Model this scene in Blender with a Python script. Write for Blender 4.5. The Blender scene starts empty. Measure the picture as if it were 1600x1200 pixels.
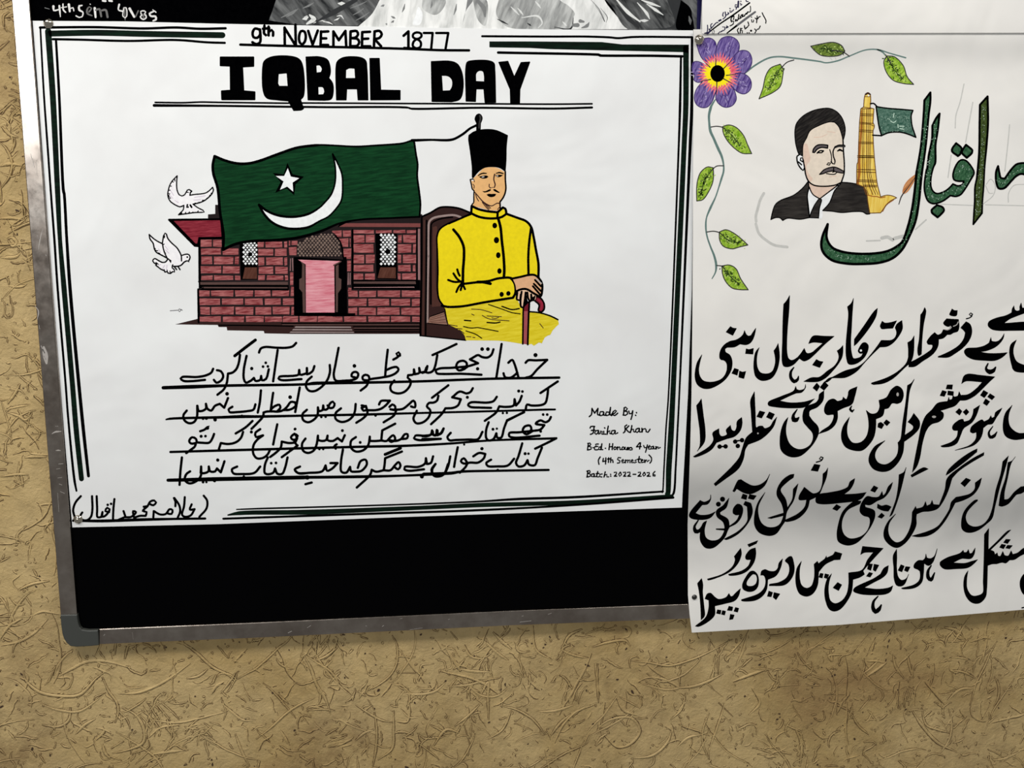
import bpy, bmesh, math, random
from mathutils import Vector, Matrix
from mathutils.geometry import tessellate_polygon
random.seed(7)
SC = bpy.context.scene
COL = SC.collection
# ------------------------------------------------------------------ camera
# the wall is the plane y = 0 (facing -y); its horizontals and verticals meet at
# two vanishing points, which fix the focal length and the camera's rotation
CX, CY = 800.0, 600.0
VPH = (17430.0 - CX, 273.0 - CY)
VPV = (823.0 - CX, 9753.0 - CY)
FOC = math.sqrt(-(VPH[0] * VPV[0] + VPH[1] * VPV[1]))
ax = Vector((VPH[0], -VPH[1], -FOC)).normalized()        # wall +x seen by the camera
az = -Vector((VPV[0], -VPV[1], -FOC)).normalized()       # wall up
ay = az.cross(ax)                                        # into the wall
ax = ay.cross(az)
R = Matrix((ax, ay, az))                                 # camera -> world
CAM = Vector((0.0, -1.16, 1.62))
cam_data = bpy.data.cameras.new('camera')
cam = bpy.data.objects.new('camera', cam_data)
COL.objects.link(cam)
cam_data.sensor_fit = 'HORIZONTAL'
cam_data.sensor_width = 36.0
cam_data.lens = FOC / 1600.0 * 36.0
cam_data.clip_start = 0.02
cam.matrix_world = Matrix.Translation(CAM) @ R.to_4x4()
SC.camera = cam

def on_wall(px, py, d=0.0):
    """point of the vertical plane d metres in front of the wall that the photo shows at px, py"""
    v = R @ Vector((px - CX, CY - py, -FOC))
    t = (-d - CAM.y) / v.y
    return CAM + v * t

# ------------------------------------------------------------------ light
wd = bpy.data.worlds.new('room_light')
SC.world = wd
wd.use_nodes = True
wd.node_tree.nodes['Background'].inputs[0].default_value = (0.97, 0.97, 0.95, 1)
wd.node_tree.nodes['Background'].inputs[1].default_value = 0.22

def area(name, loc, target, sx, sy, power, col):
    l = bpy.data.lights.new(name, 'AREA')
    l.shape = 'RECTANGLE'; l.size = sx; l.size_y = sy; l.energy = power; l.color = col
    o = bpy.data.objects.new(name, l)
    COL.objects.link(o)
    o.location = loc
    o.rotation_euler = (Vector(target) - Vector(loc)).to_track_quat('-Z', 'Y').to_euler()
    return o
area('ceiling_tube_light', (-0.95, -1.08, 2.95), (-0.3, 0, 1.5), 1.2, 0.08, 34, (1.0, 0.97, 0.93))
area('ceiling_tube_light', (0.95, -1.08, 2.95), (0.5, 0, 1.6), 1.2, 0.08, 18, (1.0, 0.97, 0.93))
area('window_daylight', (-2.15, -5.2, 2.66), (-0.3, 0, 1.6), 1.3, 0.95, 72, (0.95, 0.98, 1.0))
SC.view_settings.view_transform = 'Standard'
SC.view_settings.look = 'None'
SC.view_settings.gamma = 1.0
SC.view_settings.use_curve_mapping = False
SC.view_settings.exposure = -0.25

# ------------------------------------------------------------------ materials
def lin(c):
    return tuple((x / 255 / 12.92) if x / 255 <= 0.04045 else ((x / 255 + 0.055) / 1.055) ** 2.4 for x in c) + (1,)

def new_mat(name):
    m = bpy.data.materials.new(name); m.use_nodes = True
    nt = m.node_tree
    return m, nt, nt.nodes['Principled BSDF']

def mapping(nt, scale, rot=(0, 0, 0)):
    tc = nt.nodes.new('ShaderNodeTexCoord'); mp = nt.nodes.new('ShaderNodeMapping')
    mp.inputs['Scale'].default_value = scale; mp.inputs['Rotation'].default_value = rot
    nt.links.new(tc.outputs['Object'], mp.inputs[0])
    return mp

def noise(nt, mp, scale, detail=3, rough=0.55, dist=0.0):
    n = nt.nodes.new('ShaderNodeTexNoise')
    n.inputs['Scale'].default_value = scale; n.inputs['Detail'].default_value = detail
    n.inputs['Roughness'].default_value = rough; n.inputs['Distortion'].default_value = dist
    nt.links.new(mp.outputs[0], n.inputs['Vector'])
    return n

def ramp(nt, src, stops):
    r = nt.nodes.new('ShaderNodeValToRGB')
    while len(r.color_ramp.elements) < len(stops): r.color_ramp.elements.new(0.5)
    for e, (p, c) in zip(r.color_ramp.elements, stops): e.position = p; e.color = c
    nt.links.new(src, r.inputs[0])
    return r

def streaky(name, dark, light, direction=0.0, lo=0.42, hi=0.68, rough=0.75, fine=420, along=60):
    """coloured pencil or marker: fine strokes along one direction (radians in the sheet)"""
    m, nt, b = new_mat(name)
    mp = mapping(nt, (1, 1, 1), (0, direction, 0))
    mp2 = nt.nodes.new('ShaderNodeMapping'); mp2.inputs['Scale'].default_value = (along, 1, fine)
    nt.links.new(mp.outputs[0], mp2.inputs[0])
    n = noise(nt, mp2, 1.0, 4, 0.6, 0.3)
    r = ramp(nt, n.outputs['Fac'], [(lo, lin(dark)), (hi, lin(light))])
    nt.links.new(r.outputs[0], b.inputs['Base Color'])
    b.inputs['Roughness'].default_value = rough
    b.inputs['Specular IOR Level'].default_value = 0.1
    return m
# ------------------------------------------------------------------ ink drawn on the sheets
MATS = {}
def ink_mat(name, col, rough=0.6, spec=0.25):
    m, nt, b = new_mat(name)
    mp = mapping(nt, (1, 1, 1))
    n = noise(nt, mp, 260, 2)
    c2 = tuple(min(255, int(x * 1.05 + 2)) for x in col)
    r = ramp(nt, n.outputs['Fac'], [(0.3, lin(col)), (0.75, lin(c2))])
    nt.links.new(r.outputs[0], b.inputs['Base Color'])
    b.inputs['Roughness'].default_value = rough
    b.inputs['Specular IOR Level'].default_value = spec
    MATS[name] = m
    return m

VIEWS = {'PX': (0, 0, 1600)}
def vdef(**k): VIEWS.update(k)
VW = 'PX'
def parse(s, close=False):
    """'x,y x,y,w x,y; ...' -> list of smooth runs; ';' marks a corner, @V switches the reading frame"""
    global VW
    x0, y0, w = VIEWS[VW]; sc = w / 1600.0
    pts = []
    if s.lstrip()[0] == '@': VW = s.split()[0][1:]
    for t in s.replace(' ;', ';').split():
        if t[0] == '@':
            x0, y0, w = VIEWS[t[1:]]; sc = w / 1600.0; continue
        corner = t.endswith(';')
        a = t.rstrip(';').split(',')
        wd_ = float(a[2]) * sc if len(a) > 2 else None
        pts.append((x0 + float(a[0]) * sc, y0 + float(a[1]) * sc, wd_, corner, sc))
    return pts, sc

def catmull(P, closed):
    """P: list of (x, y, w) smooth run"""
    n = len(P)
    if n < 3: return list(P)
    out = []
    rng = range(n) if closed else range(n - 1)
    for i in rng:
        p1, p2 = P[i], P[(i + 1) % n]
        p0 = P[(i - 1) % n] if (closed or i > 0) else tuple(2 * a - b for a, b in zip(p1, p2))
        p3 = P[(i + 2) % n] if (closed or i + 2 < n) else tuple(2 * a - b for a, b in zip(p2, p1))
        d = math.hypot(p2[0] - p1[0], p2[1] - p1[1])
        d0 = max(1e-4, math.hypot(p1[0] - p0[0], p1[1] - p0[1])); d2 = max(1e-4, math.hypot(p3[0] - p2[0], p3[1] - p2[1]))
        k = max(1, min(8, int(d / 2.2)))
        dd = max(d, 1e-4)
        # centripetal tangents
        a0, a1, a2 = math.sqrt(d0), math.sqrt(dd), math.sqrt(d2)
        def tan(q0, q1, q2, s0, s1):
            return tuple(((q1[c] - q0[c]) / s0 - (q2[c] - q0[c]) / (s0 + s1) + (q2[c] - q1[c]) / s1) for c in range(3))
        m1 = tuple(v * a1 for v in tan(p0, p1, p2, a0, a1)); m2 = tuple(v * a1 for v in tan(p1, p2, p3, a1, a2))
        for j in range(k):
            t = j / k; t2 = t * t; t3 = t2 * t
            h1, h2, h3, h4 = 2 * t3 - 3 * t2 + 1, t3 - 2 * t2 + t, -2 * t3 + 3 * t2, t3 - t2
            out.append(tuple(h1 * p1[c] + h2 * m1[c] + h3 * p2[c] + h4 * m2[c] for c in range(2)) + (p1[2] * (1 - t) + p2[2] * t,))
    if not closed: out.append(P[-1])
    return out

def runs(s, closed, w, straight=False):
    pts, sc = parse(s)
    last = None
    W = []
    # fill missing widths by interpolation
    idx = [i for i, p in enumerate(pts) if p[2] is not None]
    for i, p in enumerate(pts):
        if p[2] is not None: W.append(p[2]); continue
        a = [j for j in idx if j < i]; b = [j for j in idx if j > i]
        if a and b:
            t = (i - a[-1]) / (b[0] - a[-1]); W.append(pts[a[-1]][2] * (1 - t) + pts[b[0]][2] * t)
        elif a: W.append(pts[a[-1]][2])
        elif b: W.append(pts[b[0]][2])
        else: W.append(w * p[4])
    P = [(p[0], p[1], W[i]) for i, p in enumerate(pts)]
    C = [straight or p[3] for p in pts]
    if closed:
        if math.hypot(P[0][0] - P[-1][0], P[0][1] - P[-1][1]) < 0.15: P.pop(); C.pop()
        if any(C):
            k = C.index(True)
            P = P[k:] + P[:k + 1]; C = C[k:] + C[:k + 1]
        else:
            return [catmull(P, True)], True
    if len(P) < 2: return [], False
    keep = [0] + [i for i in range(1, len(P)) if math.hypot(P[i][0] - P[i - 1][0], P[i][1] - P[i - 1][1]) > 0.15]
    P = [P[i] for i in keep]; C = [C[i] for i in keep]
    if len(P) < 2: return [], False
    res, cur = [], [P[0]]
    for i in range(1, len(P)):
        cur.append(P[i])
        if C[i] and i < len(P) - 1:
            res.append(catmull(cur, False)); cur = [P[i]]
    res.append(catmull(cur, False))
    return res, False

class Sheet:
    """collects the ink drawn on one sheet, part by part"""
    def __init__(self, root, d):
        self.root = root; self.d = d; self.n = 0; self.lastmat = None; self.cur = None; self.parts = []; self.wk = 1.14; self.wa = 0.34
    def part(self, name, label=None, parent=None):
        p = dict(name=name, label=label, v=[], f=[], mi=[], mats=[], parent=parent, obj=None)
        self.parts.append(p); self.cur = p
        return p
    def use(self, p): self.cur = p
    def z(self, mat):
        if mat != self.lastmat: self.n += 1; self.lastmat = mat
        return self.d + 3e-5 + self.n * 1.3e-6
    def emit(self, V, F, mat):
        p = self.cur; z = self.z(mat)
        if mat not in p['mats']: p['mats'].append(mat)
        k = p['mats'].index(mat); b = len(p['v'])
        for x, y in V: p['v'].append(on_wall(x, y, z))
        for f in F:
            # keep every face turned to the room (pixel y runs down)
            a = sum(V[f[i]][0] * V[f[(i + 1) % len(f)]][1] - V[f[(i + 1) % len(f)]][0] * V[f[i]][1] for i in range(len(f)))
            if a > 0: f = tuple(reversed(f))
            p['f'].append(tuple(b + i for i in f)); p['mi'].append(k)
    def fill(self, s, mat='black', holes=(), edge=0, straight=False, edgemat=None):
        global VW
        v0 = VW
        rs, cl = runs(s, True, 0, straight)
        loop = [q for r in rs for q in (r if cl else r[:-1])]
        loops = [[Vector((q[0], q[1], 0)) for q in loop]]
        for h in holes:
            hr, hc = runs(h, True, 0, False)
            loops.append([Vector((q[0], q[1], 0)) for r in hr for q in (r if hc else r[:-1])])
        T = tessellate_polygon(loops)
        flat = [(v.x, v.y) for l in loops for v in l]
        self.emit(flat, [tuple(t) for t in T], mat)
        if edge:
            VW = v0
            self.stroke(s, edge, edgemat or mat, closed=True, straight=straight)
    def dot(self, s, r, mat='black', ry=None, n=12):
        pts, sc = parse(s)
        for p in pts:
            rx_ = r * sc; ry_ = (ry or r) * sc
            self.emit([(p[0] + rx_ * math.cos(2 * math.pi * i / n), p[1] + ry_ * math.sin(2 * math.pi * i / n)) for i in range(n)], [tuple(range(n))], mat)
    def stroke(self, s, w=20, mat='black', closed=False, straight=False, nib=None):
        rs, loop = runs(s, closed, w, straight)
        for r in rs: self.ribbon(r, mat, loop, nib)
    def ribbon(self, r, mat, loop=False, nib=None):
        q = [r[0]]
        for p in r[1:]:
            if math.hypot(p[0] - q[-1][0], p[1] - q[-1][1]) > 0.3: q.append(p)
        r = q
        if len(r) < 2: return
        r = [(p[0], p[1], p[2] * self.wk + self.wa) for p in r]
        n = len(r)
        if nib is not None:
            ca, sa = math.cos(nib), -math.sin(nib)
            V = []
            for x, y, w in r:
                V += [(x + ca * w / 2, y + sa * w / 2), (x - ca * w / 2, y - sa * w / 2)]
            F = [(2 * i, 2 * i + 1, 2 * i + 3, 2 * i + 2) for i in range(n - 1)]
            F = [t for a, b, c, d in F for t in ((a, b, c), (a, c, d))]
            self.emit(V, F, mat)
            return
        V = []
        for i in range(n):
            a = r[(i - 1) % n] if (loop or i > 0) else r[i]
            b = r[(i + 1) % n] if (loop or i < n - 1) else r[i]
            p = r[i]
            d1 = (p[0] - a[0], p[1] - a[1]); d2 = (b[0] - p[0], b[1] - p[1])
            l1 = math.hypot(*d1) or 1; l2 = math.hypot(*d2) or 1
            tx = d1[0] / l1 + d2[0] / l2; ty = d1[1] / l1 + d2[1] / l2
            if a is p: tx, ty = d2[0] / l2, d2[1] / l2
            if b is p: tx, ty = d1[0] / l1, d1[1] / l1
            tl = math.hypot(tx, ty) or 1
            tx /= tl; ty /= tl
            h = p[2] / 2
            V += [(p[0] - ty * h, p[1] + tx * h), (p[0] + ty * h, p[1] - tx * h)]
        m = n if loop else n - 1
        F = [(2 * i, 2 * i + 1, 2 * ((i + 1) % n) + 1, 2 * ((i + 1) % n)) for i in range(m)]
        if not loop:
            for e, s_ in ((0, -1), (n - 1, 1)):
                p = r[e]; o = r[1] if e == 0 else r[n - 2]
                an = math.atan2(p[1] - o[1], p[0] - o[0]); h = p[2] / 2
                if h < 0.25: continue
                b = len(V)
                cap = [(p[0] + h * math.cos(an + k * math.pi / 6), p[1] + h * math.sin(an + k * math.pi / 6)) for k in range(-3, 4)]
                V += cap; F.append(tuple(range(b, b + 7)))
        self.emit(V, F, mat)
    def rects(self, y0, y1, xs, mat):
        """a course of drawn bricks"""
        x0, yy, w = VIEWS[VW]; sc = w / 1600.0
        home = self.cur
        for a, b in xs:
            if mat == 'brick_pencil': self.part('drawn_brick', None, home)
            j = lambda: random.uniform(-3, 3)
            q = [(a + j(), y0 + j()), (b + j(), y0 + j()), (b + j(), y1 + j()), (a + j(), y1 + j())]
            self.emit([(x0 + X * sc, yy + Y * sc) for X, Y in q], [(0, 1, 2, 3)], mat)
        self.cur = home
    def lattice(self, s, du, dv, r, mat, ang=0.7):
        """rows of small diamonds inside an outline"""
        pts, sc = parse(s)
        x0, yy, w = VIEWS[VW]
        P = [(p[0], p[1]) for p in pts]
        def inside(x, y):
            c = False
            for i in range(len(P)):
                (a, b), (e, f) = P[i - 1], P[i]
                if (b > y) != (f > y) and x < (e - a) * (y - b) / (f - b) + a: c = not c
            return c
        xa, xb = min(p[0] for p in P), max(p[0] for p in P); ya, yb = min(p[1] for p in P), max(p[1] for p in P)
        du *= sc; dv *= sc; r *= sc
        row = 0; y = ya
        while y < yb:
            x = xa + (du / 2 if row % 2 else 0)
            while x < xb:
                if inside(x, y):
                    q = r * random.uniform(0.8, 1.1)
                    self.emit([(x, y - q), (x + q, y), (x, y + q), (x - q, y)], [(0, 1, 2, 3)], mat)
                x += du
            y += dv / 2; row += 1
    def finish(self):
        for p in self.parts:
            if not p['f']: continue
            me = bpy.data.meshes.new(p['name'])
            me.from_pydata([tuple(v) for v in p['v']], [], p['f'])
            for m in p['mats']: me.materials.append(MATS[m])
            me.polygons.foreach_set('material_index', p['mi'])
            me.update()
            o = bpy.data.objects.new(p['name'], me)
            COL.objects.link(o)
            o.parent = p['parent']['obj'] if p['parent'] else self.root
            o.matrix_parent_inverse = Matrix.Identity(4)
            if p['label']: o['label'] = p['label']
            p['obj'] = o
# ------------------------------------------------------------------ setting and solid things
def link_mesh(name, V, F, mat=None, parent=None, smooth=False):
    me = bpy.data.meshes.new(name)
    me.from_pydata([tuple(v) for v in V], [], F)
    me.update()
    if smooth:
        for p in me.polygons: p.use_smooth = True
    if mat: me.materials.append(mat)
    o = bpy.data.objects.new(name, me)
    COL.objects.link(o)
    if parent: o.parent = parent
    return o

def slab(name, pts, d0, d1, mat, parent=None, bevel=0.0):
    """flat piece with the outline pts (photo pixels), from d0 to d1 metres in front of the wall"""
    n = len(pts)
    A = [on_wall(x, y, d1) for x, y in pts]
    B = [Vector((a.x, -d0, a.z)) for a in A]
    area2 = sum(A[i].x * A[(i + 1) % n].z - A[(i + 1) % n].x * A[i].z for i in range(n))
    if area2 < 0: A.reverse(); B.reverse()
    T = tessellate_polygon([[Vector((a.x, a.z, 0)) for a in A]])
    bm = bmesh.new()
    va = [bm.verts.new(a) for a in A]; vb = [bm.verts.new(b) for b in B]
    if bevel:
        bm.faces.new(va); bm.faces.new(list(reversed(vb)))
    else:
        for t in T:
            bm.faces.new([va[i] for i in t]); bm.faces.new([vb[i] for i in reversed(t)])
    for i in range(n):
        j = (i + 1) % n
        bm.faces.new((va[i], vb[i], vb[j], va[j]))
    bmesh.ops.recalc_face_normals(bm, faces=bm.faces)
    if bevel:
        es = [e for e in bm.edges if all(abs(v.co.y + d1) < 1e-6 for v in e.verts)]
        bmesh.ops.bevel(bm, geom=es, offset=bevel, segments=3, profile=0.5, affect='EDGES')
    me = bpy.data.meshes.new(name); bm.to_mesh(me); bm.free()
    me.materials.append(mat)
    o = bpy.data.objects.new(name, me); COL.objects.link(o)
    if parent: o.parent = parent
    return o

def tag(o, label, cat, group=None):
    o['label'] = label; o['category'] = cat
    if group: o['group'] = group
    return o

def extend(p, q, t):
    """the wall line through pixels p and q, carried on to t times its length (perspective kept)"""
    a, b = on_wall(*p), on_wall(*q)
    c = a + (b - a) * t
    v = R.transposed() @ (c - CAM)
    return (CX + FOC * v.x / -v.z, CY - FOC * v.y / -v.z)

# wall ------------------------------------------------------------
m_wall, nt, b = new_mat('textured_plaster')
mp = mapping(nt, (1, 1, 1))
n1 = noise(nt, mp, 3.2, 5, 0.62, 0.4)
n2 = noise(nt, mp, 38, 4, 0.6)
r1 = ramp(nt, n1.outputs['Fac'], [(0.30, lin((144, 114, 74))), (0.44, lin((179, 153, 102))), (0.56, lin((196, 171, 121))), (0.75, lin((186, 159, 106)))])
r2 = ramp(nt, n2.outputs['Fac'], [(0.3, (0.80, 0.79, 0.77, 1)), (0.6, (1.04, 1.03, 1.0, 1))])
mx = nt.nodes.new('ShaderNodeMix'); mx.data_type = 'RGBA'; mx.blend_type = 'MULTIPLY'; mx.inputs[0].default_value = 0.8
nt.links.new(r1.outputs[0], mx.inputs[6]); nt.links.new(r2.outputs[0], mx.inputs[7])
stain_col = mx.outputs[2]
sn = noise(nt, mp, 24, 6, 0.7, 0.8)
for sx_, sy_, rad, amt in ((10, 1150, 0.085, 0.75), (60, 1010, 0.06, 0.6), (520, 1160, 0.07, 0.5), (1010, 1090, 0.12, 0.35), (1240, 1030, 0.12, 0.3), (12, 60, 0.08, 0.35), (700, 1200, 0.3, 0.28), (1500, 1190, 0.25, 0.3), (1550, 1060, 0.05, 0.4)):
    c_ = on_wall(sx_, sy_)
    vd = nt.nodes.new('ShaderNodeVectorMath'); vd.operation = 'DISTANCE'; vd.inputs[1].default_value = (c_.x, 0, c_.z); nt.links.new(mp.outputs[0], vd.inputs[0])
    mr = nt.nodes.new('ShaderNodeMapRange'); mr.inputs['From Min'].default_value = 0; mr.inputs['From Max'].default_value = rad; mr.inputs['To Min'].default_value = 1; mr.inputs['To Max'].default_value = 0
    nt.links.new(vd.outputs['Value'], mr.inputs['Value'])
    ml = nt.nodes.new('ShaderNodeMath'); ml.operation = 'MULTIPLY'; nt.links.new(mr.outputs[0], ml.inputs[0])
    rs_ = ramp(nt, sn.outputs['Fac'], [(0.38, (0, 0, 0, 1)), (0.62, (amt, amt, amt, 1))]); nt.links.new(rs_.outputs[0], ml.inputs[1])
    m2 = nt.nodes.new('ShaderNodeMix'); m2.data_type = 'RGBA'; nt.links.new(ml.outputs[0], m2.inputs[0]); nt.links.new(stain_col, m2.inputs[6]); m2.inputs[7].default_value = lin((106, 78, 48))
    stain_col = m2.outputs[2]
nt.links.new(stain_col, b.inputs['Base Color'])
b.inputs['Roughness'].default_value = 0.62
b.inputs['Specular IOR Level'].default_value = 0.35
nb = noise(nt, mp, 55, 6, 0.65, 0.6); nc = noise(nt, mp, 320, 3, 0.6)
ad = nt.nodes.new('ShaderNodeMath'); ad.operation = 'MULTIPLY_ADD'; ad.inputs[1].default_value = 0.25
nt.links.new(nc.outputs['Fac'], ad.inputs[0]); nt.links.new(nb.outputs['Fac'], ad.inputs[2])
bp = nt.nodes.new('ShaderNodeBump'); bp.inputs['Strength'].default_value = 0.8; bp.inputs['Distance'].default_value = 0.003
nt.links.new(ad.outputs[0], bp.inputs['Height']); nt.links.new(bp.outputs[0], b.inputs['Normal'])
wall = link_mesh('wall_back', [(-2.2, 0, 0), (2.6, 0, 0), (2.6, 0, 3.1), (-2.2, 0, 3.1)], [(0, 1, 2, 3)], m_wall)
wall['kind'] = 'structure'

m_groove, nt, b = new_mat('plaster_crevice_brown')
b.inputs['Base Color'].default_value = lin((92, 68, 36)); b.inputs['Roughness'].default_value = 0.85  # dark brown lines beside the strands
m_fleck, nt, b = new_mat('dark_fleck')
b.inputs['Base Color'].default_value = lin((62, 42, 24)); b.inputs['Roughness'].default_value = 0.8

def plaster_relief():
    """the raised worm-like trowel strands of the plaster, each with dark brown lines along its foot"""
    rnd = random.Random(5)
    V, F, MI = [], [], []
    def strand(P, w, h, crev=True):
        """P: points on the wall (x, z)"""
        n = len(P)
        if n < 2: return
        b0 = len(V)
        prof = [(-0.5, 0.0), (-0.28, 0.85), (0.1, 1.0), (0.5, 0.0)]
        for i in range(n):
            a, c = P[max(0, i - 1)], P[min(n - 1, i + 1)]
            tx, tz = c[0] - a[0], c[1] - a[1]; l = math.hypot(tx, tz) or 1; tx /= l; tz /= l
            k = min(1.0, 2.6 * min(i, n - 1 - i) / n + 0.25)
            ww, hh = w * k, h * k
            for s, y in prof: V.append((P[i][0] - tz * s * ww, -y * hh - 0.00002, P[i][1] + tx * s * ww))
        for i in range(n - 1):
            for j in range(3):
                F.append((b0 + 4 * i + j, b0 + 4 * i + 4 + j, b0 + 4 * i + 5 + j, b0 + 4 * i + 1 + j)); MI.append(0)
        if crev:
            for side in ((-1, 1) if rnd.random() < 0.5 else (rnd.choice((-1, 1)),)):
                b1 = len(V); cw = rnd.uniform(0.00045, 0.0010)
                for i in range(n):
                    a, c = P[max(0, i - 1)], P[min(n - 1, i + 1)]
                    tx, tz = c[0] - a[0], c[1] - a[1]; l = math.hypot(tx, tz) or 1; tx /= l; tz /= l
                    k = min(1.0, 2.6 * min(i, n - 1 - i) / n + 0.25) * w * 0.5
                    c2 = cw * rnd.uniform(0.25, 1.2)
                    for q in (k - 0.0001, k + c2): V.append((P[i][0] - tz * q * side, -0.00009, P[i][1] + tx * q * side))
                for i in range(n - 1):
                    f = (b1 + 2 * i, b1 + 2 * i + 2, b1 + 2 * i + 3, b1 + 2 * i + 1)
                    F.append(f if side < 0 else tuple(reversed(f))); MI.append(1)
    def walk(x, z, L, step, a, curl, jit):
        P = [(x, z)]
        for _ in range(max(3, int(L / step))):
            a += curl * step + rnd.gauss(0, jit)
            x += math.cos(a) * step; z += math.sin(a) * step
            P.append((x, z))
        return P
    tr = TRACED_STRANDS
    for vname, s in tr:
        global VW
        VW = vname
        rs, cl = runs(s, False, 10)
        for r in rs:
            P = [on_wall(q[0], q[1]) for q in r]
            strand([(p.x, p.z) for p in P], rnd.uniform(0.0022, 0.0036), rnd.uniform(0.0008, 0.0013))
    def clear(x, z):
        return True
    x0, x1, z0, z1 = -1.0, 1.0, 0.85, 2.35
    bx0 = on_wall(100, 500).x + 0.03; bz0 = on_wall(600, 960).z + 0.03
    def seed():
        while True:
            x, z = rnd.uniform(x0, x1), rnd.uniform(z0, z1)
            if x > bx0 and z > bz0: continue
            return x, z
    for _ in range(420):
        x, z = seed(); strand(walk(x, z, rnd.uniform(0.03, 0.10), 0.004, rnd.uniform(0, 6.28), rnd.gauss(0, 14), 0.07), rnd.uniform(0.0016, 0.003), rnd.uniform(0.0006, 0.0011))
    for _ in range(4200):
        x, z = seed(); strand(walk(x, z, rnd.uniform(0.008, 0.034), 0.0026, rnd.uniform(0, 6.28), rnd.gauss(0, 38), 0.25), rnd.uniform(0.0011, 0.0024), rnd.uniform(0.0004, 0.0009))
    # sheaves of parallel scratches
    for _ in range(150):
        x, z = seed(); a = rnd.uniform(0, 6.28); cu = rnd.gauss(0, 15)
        for k in range(rnd.randint(3, 7)):
            dx, dz = -math.sin(a) * 0.0042 * k + rnd.gauss(0, 0.002), math.cos(a) * 0.0042 * k + rnd.gauss(0, 0.002)
            strand(walk(x + dx, z + dz, rnd.uniform(0.012, 0.04), 0.003, a + rnd.gauss(0, 0.12), cu, 0.08), 0.0016, 0.0005)
    for _ in range(6000):
        x, z = seed(); strand(walk(x, z, rnd.uniform(0.002, 0.007), 0.0013, rnd.uniform(0, 6.28), rnd.gauss(0, 80), 0.5), rnd.uniform(0.0010, 0.0018), rnd.uniform(0.0003, 0.0006))
    me = bpy.data.meshes.new('plaster_strand'); me.from_pydata(V, [], F)
    me.materials.append(m_wall); me.materials.append(m_groove)
    me.polygons.foreach_set('material_index', MI); me.update()
    o = bpy.data.objects.new('plaster_strand', me); COL.objects.link(o); o.parent = wall; o['kind'] = 'stuff'
    # flecks: small dark pits
    V, F = [], []
    def fleck(x, z, r, e=1.0, a=0.0):
        b0 = len(V)
        for k in range(7):
            t = k * math.tau / 7; q = r * rnd.uniform(0.6, 1.15)
            u, v = math.cos(t) * q * e, math.sin(t) * q
            V.append((x + u * math.cos(a) - v * math.sin(a), -0.0004, z + u * math.sin(a) + v * math.cos(a)))
        F.append(tuple(range(b0, b0 + 7)))
    for _ in range(900):
        x, z = seed(); fleck(x, z, abs(rnd.gauss(0.0005, 0.0004)) + 0.0003, rnd.uniform(1, 2.2), rnd.uniform(0, 3))
    for px, py, r, e, a in ((852, 1007, .0016, 1.5, 1.0), (849, 1012, .0014, 1.3, .4), (658, 991, .0016, 1.6, .6), (671, 1067, .0013, 1, 0), (696, 1064, .0016, 1.5, .6), (585, 1107, .0013, 1.4, .7), (305, 1088, .0016, 1, 0), (676, 1013, .0014, 1, 0),
                            (30, 315, .0016, 1, 0), (27, 329, .0017, 1.8, -.5), (1259, 1058, .0014, 1.3, 0), (893, 1154, .0010, 1, 0), (95, 965, .0013, 1, 0), (1391, 990, .0013, 1.6, 1.4), (1389, 1001, .0014, 2.4, 1.4), (1387, 1010, .0013, 2.6, 1.35), (1385, 1021, .0010, 2.0, 1.4), (1384, 1031, .0013, 2.2, 1.4)):
        p = on_wall(px, py); fleck(p.x, p.z, r * 0.75, e, a)
    o = link_mesh('dark_speck', V, F, m_fleck, wall); o['kind'] = 'stuff'

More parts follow.
